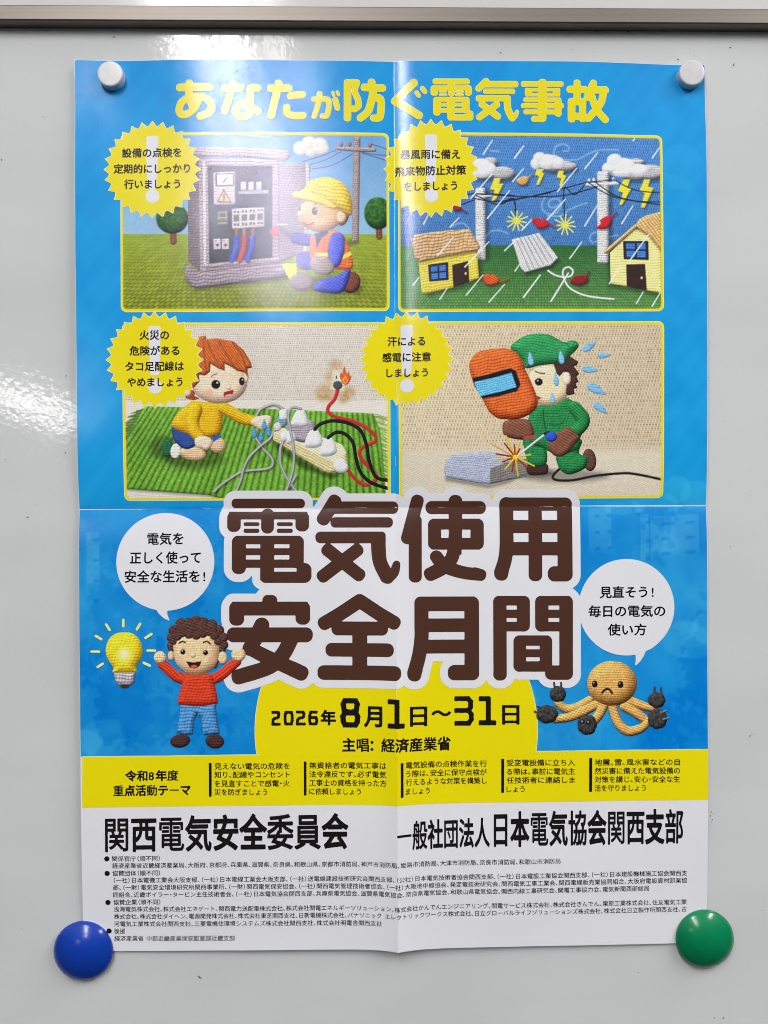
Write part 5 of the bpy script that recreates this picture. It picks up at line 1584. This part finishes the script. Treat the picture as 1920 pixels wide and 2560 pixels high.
T = Text()
T.line('令和8年度', 314, 447.5, 1939, 1937, 28, .038, 52).line('重点活動テーマ', 283.5, 477.5, 1976, 1973.5, 29, .038, 52)
T.emit('theme_heading', 4, INK['black'], band)
for (x0, x1, rows), rb in zip(((536.5, 725, (('見えない電気の危険を', 1915, 0), ('知り、配線やコンセント', 1936, 0), ('を見直すことで感電・火', 1958, 0), ('災を防ぎましょう', 1979.5, 668.5))),
                     (773.5, 966, (('無資格者の電気工事は', 1912, 0), ('法令違反です、必ず電気', 1934, 0), ('工事士の資格を持った方', 1955.5, 0), ('に依頼しましょう', 1977, 902.5))),
                     (1014, 1216.5, (('電気設備の点検作業を行', 1909, 0), ('う際は、安全に保守点検が', 1930.5, 0), ('行えるような対策を構築し', 1951.5, 0), ('ましょう', 1974, 1074))),
                     (1266, 1436.5, (('受変電設備に立ち入', 1906, 0), ('る際は、事前に電気主', 1928, 0), ('任技術者に連絡しま', 1949.5, 0), ('しょう', 1971.5, 1311.5))),
                     (1486, 1699, (('地震、雷、風水害などの自', 1905, 0), ('然災害に備えた電気設備の', 1926.5, 0), ('対策を講じ、安心・安全な生', 1948, 0), ('活を守りましょう', 1969.5, 1614)))),
        ((522.8, 1906, 529.7, 1991), (760, 1902.5, 766.6, 1987.5), (1001.5, 1902.5, 1008.4, 1988.5), (1252.6, 1896, 1259.8, 1981), (1472.2, 1894, 1479.6, 1979))):
    T = Text()
    for s_, y, xe in rows:
        xe = xe or x1
        T.line(s_, x0, xe, y, y - 1.2 * (xe - x0) / 190, 17.6, .014, 40)
    T.emit('theme_column', 4, INK['black'], band)
    flat('column_rule', poly([(rb[0], rb[1]), (rb[2], rb[1]), (rb[2], rb[3]), (rb[0], rb[3])]), 4, INK['black'], band, 1.7)

T = Text()
T.line('関西電気安全委員会', 261.5, 871.5, 2086, 2075, 93, .034, 84)
T.emit('organiser_name', 2, INK['black'], poster)
T = Text()
T.line('一般社団法人', 991.5, 1224, 2085, 2079, 76, .030, 76)
T.line('日本電気協会関西支部', 1233.5, 1708.5, 2072, 2065, 91, .034, 84)
T.emit('organiser_name', 2, INK['black'], poster)

rows = (
        ('関係官庁（順不同）', 280, 400, 2147, 2145.5),
        ('経済産業省近畿経済産業局、大阪府、京都府、兵庫県、滋賀県、奈良県、和歌山県、京都市消防局、神戸市消防局、姫路市消防局、大津市消防局、奈良市消防局、和歌山市消防局', 280.5, 1401, 2164.5, 2152),
        ('協賛団体（順不同）', 280.5, 400, 2183.5, 2182),
        ('（一社）日本電機工業会大阪支部、（一社）日本電線工業会大阪支部、（一社）送電線建設技術研究会関西支部、（公社）日本電気技術者協会関西支部、（一社）日本電設工業協会関西支部、（一社）日本建設機械施工協会関西支', 284, 1719, 2201.5, 2183.5),
        ('部、（一財）電気安全環境研究所関西事業所、（一財）関西電気保安協会、（一社）関西電気管理技術者協会、（一社）大阪地中線協会、発変電技術研究会、関西電気工事工業会、関西電線販売業協同組合、大阪府電設資材卸業協', 282, 1719, 2220, 2202),
        ('同組合、近畿ボイラー・タービン主任技術者会、（一社）日本電気協会関西支部、兵庫県電気協会、滋賀県電気協会、奈良県電気協会、和歌山県電気協会、関西内線工事研究会、関電工事協力会、電気新聞西部総局', 282, 1624, 2238.5, 2222),
        ('協賛企業（順不同）', 282, 400, 2257.5, 2256),
        ('浅海電気株式会社、株式会社エネゲート、関西電力送配電株式会社、株式会社関電エネルギーソリューション、株式会社かんでんエンジニアリング、関電サービス株式会社、株式会社きんでん、栗原工業株式会社、住友電気工業', 282.5, 1719, 2275.5, 2257),
        ('株式会社、株式会社ダイヘン、電源開発株式会社、株式会社東芝関西支社、日新電機株式会社、パナソニック エレクトリックワークス株式会社、日立グローバルライフソリューションズ株式会社、株式会社日立製作所関西支社、古', 283, 1719, 2294, 2275.5),
        ('河電気工業株式会社関西支社、三菱電機住環境システムズ株式会社関西支社、株式会社明電舎関西支社', 283, 955, 2313, 2305),
        ('後援', 283, 311, 2331.5, 2331.2),
        ('経済産業省 中部近畿産業保安監督部近畿支部', 283.5, 586.7, 2350, 2346.5))
for (a, b), c in zip(((0, 2), (2, 6), (6, 10), (10, 12)), ((267, 2147.3), (267.5, 2184), (268.5, 2258), (270.5, 2331))):
    T = Text()
    for s_, x0, x1, y0, y1 in rows[a:b]: T.line(s_, x0, x1, y0, y1, 14.6, .010, 42)
    o = T.emit('sponsor_paragraph', 2, INK['black'], poster)
    flat('list_bullet', ell(c, 6.6, 6.6), 2, INK['black'], o, 1.2)
# worn white lines where the ink cracked along the folds
random.seed(11)
cr = None
for k in range(30):
    x = random.uniform(205, 1755); ln = random.uniform(4, 34)
    s_ = path([(x, crease_y(x)), (x + ln, crease_y(x + ln) + random.uniform(-.5, .5))], random.uniform(.25, .55)); cr = s_ if cr is None else cr | s_
for k in range(16):
    y = random.uniform(160, 1260); ln = random.uniform(4, 26)
    cr = cr | path([(crease_x(y), y), (crease_x(y + ln), y + ln)], random.uniform(.3, .6))
cr = cr | ell((crease_x(1268), 1268.5), 2.5, 1.4)
tag(flat('fold_wear', cr & SHEET, 12, ink('bare_paper_fibre', (196, 196, 192)), poster, 1.1), kind='stuff')

# ------------------------------------------------------------------ magnets


def lathe(name, prof, mat, loc, n=96):
    """profile (radius, height off the board) turned about the board normal"""
    vs, fs = [], []
    m = len(prof)
    for k in range(n):
        t = 2 * math.pi * k / n
        for r, h in prof: vs.append((r * math.cos(t), -h, r * math.sin(t)))
    for k in range(n):
        for i in range(m - 1):
            a, b = k * m + i, k * m + i + 1
            c, d = ((k + 1) % n) * m + i, ((k + 1) % n) * m + i + 1
            fs.append((a, b, d, c) if i else (a, b, d, c))
    fs.append(tuple(k * m + m - 1 for k in range(n))[::-1])
    me = bpy.data.meshes.new(name); me.from_pydata(vs, [], fs); me.update()
    import bmesh
    bm = bmesh.new(); bm.from_mesh(me); bmesh.ops.recalc_face_normals(bm, faces=bm.faces); bm.to_mesh(me); bm.free()
    for p_ in me.polygons: p_.use_smooth = True
    me.materials.append(mat)
    o = bpy.data.objects.new(name, me); C.objects.link(o); o.location = loc
    return o


def plastic(name, col, rough, bump=0.05):
    m = bpy.data.materials.new(name); m.use_nodes = True
    nt = m.node_tree; b = nt.nodes['Principled BSDF']
    b.inputs['Roughness'].default_value = rough
    tc = nt.nodes.new('ShaderNodeTexCoord')
    n = nt.nodes.new('ShaderNodeTexNoise'); n.inputs['Scale'].default_value = 160; n.inputs['Detail'].default_value = 3
    rp = nt.nodes.new('ShaderNodeValToRGB')
    rp.color_ramp.elements[0].position = .3; rp.color_ramp.elements[0].color = (col[0] * .9, col[1] * .9, col[2] * .9, 1)
    rp.color_ramp.elements[1].position = .6; rp.color_ramp.elements[1].color = (*col, 1)
    n2 = nt.nodes.new('ShaderNodeTexNoise'); n2.inputs['Scale'].default_value = 70
    bp = nt.nodes.new('ShaderNodeBump'); bp.inputs['Strength'].default_value = bump; bp.inputs['Distance'].default_value = .0006
    nt.links.new(tc.outputs['Object'], n.inputs['Vector']); nt.links.new(tc.outputs['Object'], n2.inputs['Vector'])
    nt.links.new(n.outputs['Fac'], rp.inputs[0]); nt.links.new(rp.outputs[0], b.inputs['Base Color'])
    nt.links.new(n2.outputs['Fac'], bp.inputs['Height']); nt.links.new(bp.outputs['Normal'], b.inputs['Normal'])
    return m


def at(px, py, h=0.0):
    return ((px - CX) * K, -h, (CY - py) * K)


R = 32 * K
capw = plastic('white_plastic', (0.68, 0.665, 0.67), .30)
profw = [(R * .96, 0.0), (R, .0004), (R * 1.0, .002), (R * .99, .0062)] + [(R * .99 - .0011 * (1 - math.cos(t)), .0062 + .0011 * math.sin(t)) for t in np.linspace(.2, math.pi / 2, 7)] \
        + [(R * .82, .00731), (R * .45, .00733), (.0004, .00733)]
G_ = 'magnets pinning the poster corners'
m1 = lathe('round_magnet', profw, capw, at(285, 200.5, .0012))
tag(m1, 'small white cylinder magnet on the upper left corner of the poster', 'magnet', G_)
m2 = m1.copy(); C.objects.link(m2); m2.location = at(1719, 198, .0012)
tag(m2, 'small white cylinder magnet at the upper right corner of the poster', 'magnet', G_)


def dome(r, h):
    pr = [(r * .93, 0.0), (r * .985, .0008), (r, .0022), (r * .995, .0030)]
    for t in np.concatenate([np.linspace(.08, .95, 18), [.97, .985, .994]]):
        rr = r * .99 * (1 - t ** 1.0)
        pr.append((rr, .0030 + h * (1 - (rr / (r * .995)) ** 2) ** .85))
    pr.append((.00002, .0030 + h))
    return pr


m3 = lathe('dome_magnet', dome(.01955, .0075), plastic('blue_plastic', (0.004, 0.042, 0.36), .2, .09), at(212.5, 2371, .0008))
tag(m3, 'large blue domed magnet on the lower left corner of the poster', 'magnet', G_)
m4 = lathe('dome_magnet', dome(.01915, .0075), plastic('green_plastic', (0.0, 0.20, 0.075), .2, .09), at(1757, 2341, .0008))
tag(m4, 'large green domed magnet on the lower right corner of the poster', 'magnet', G_)
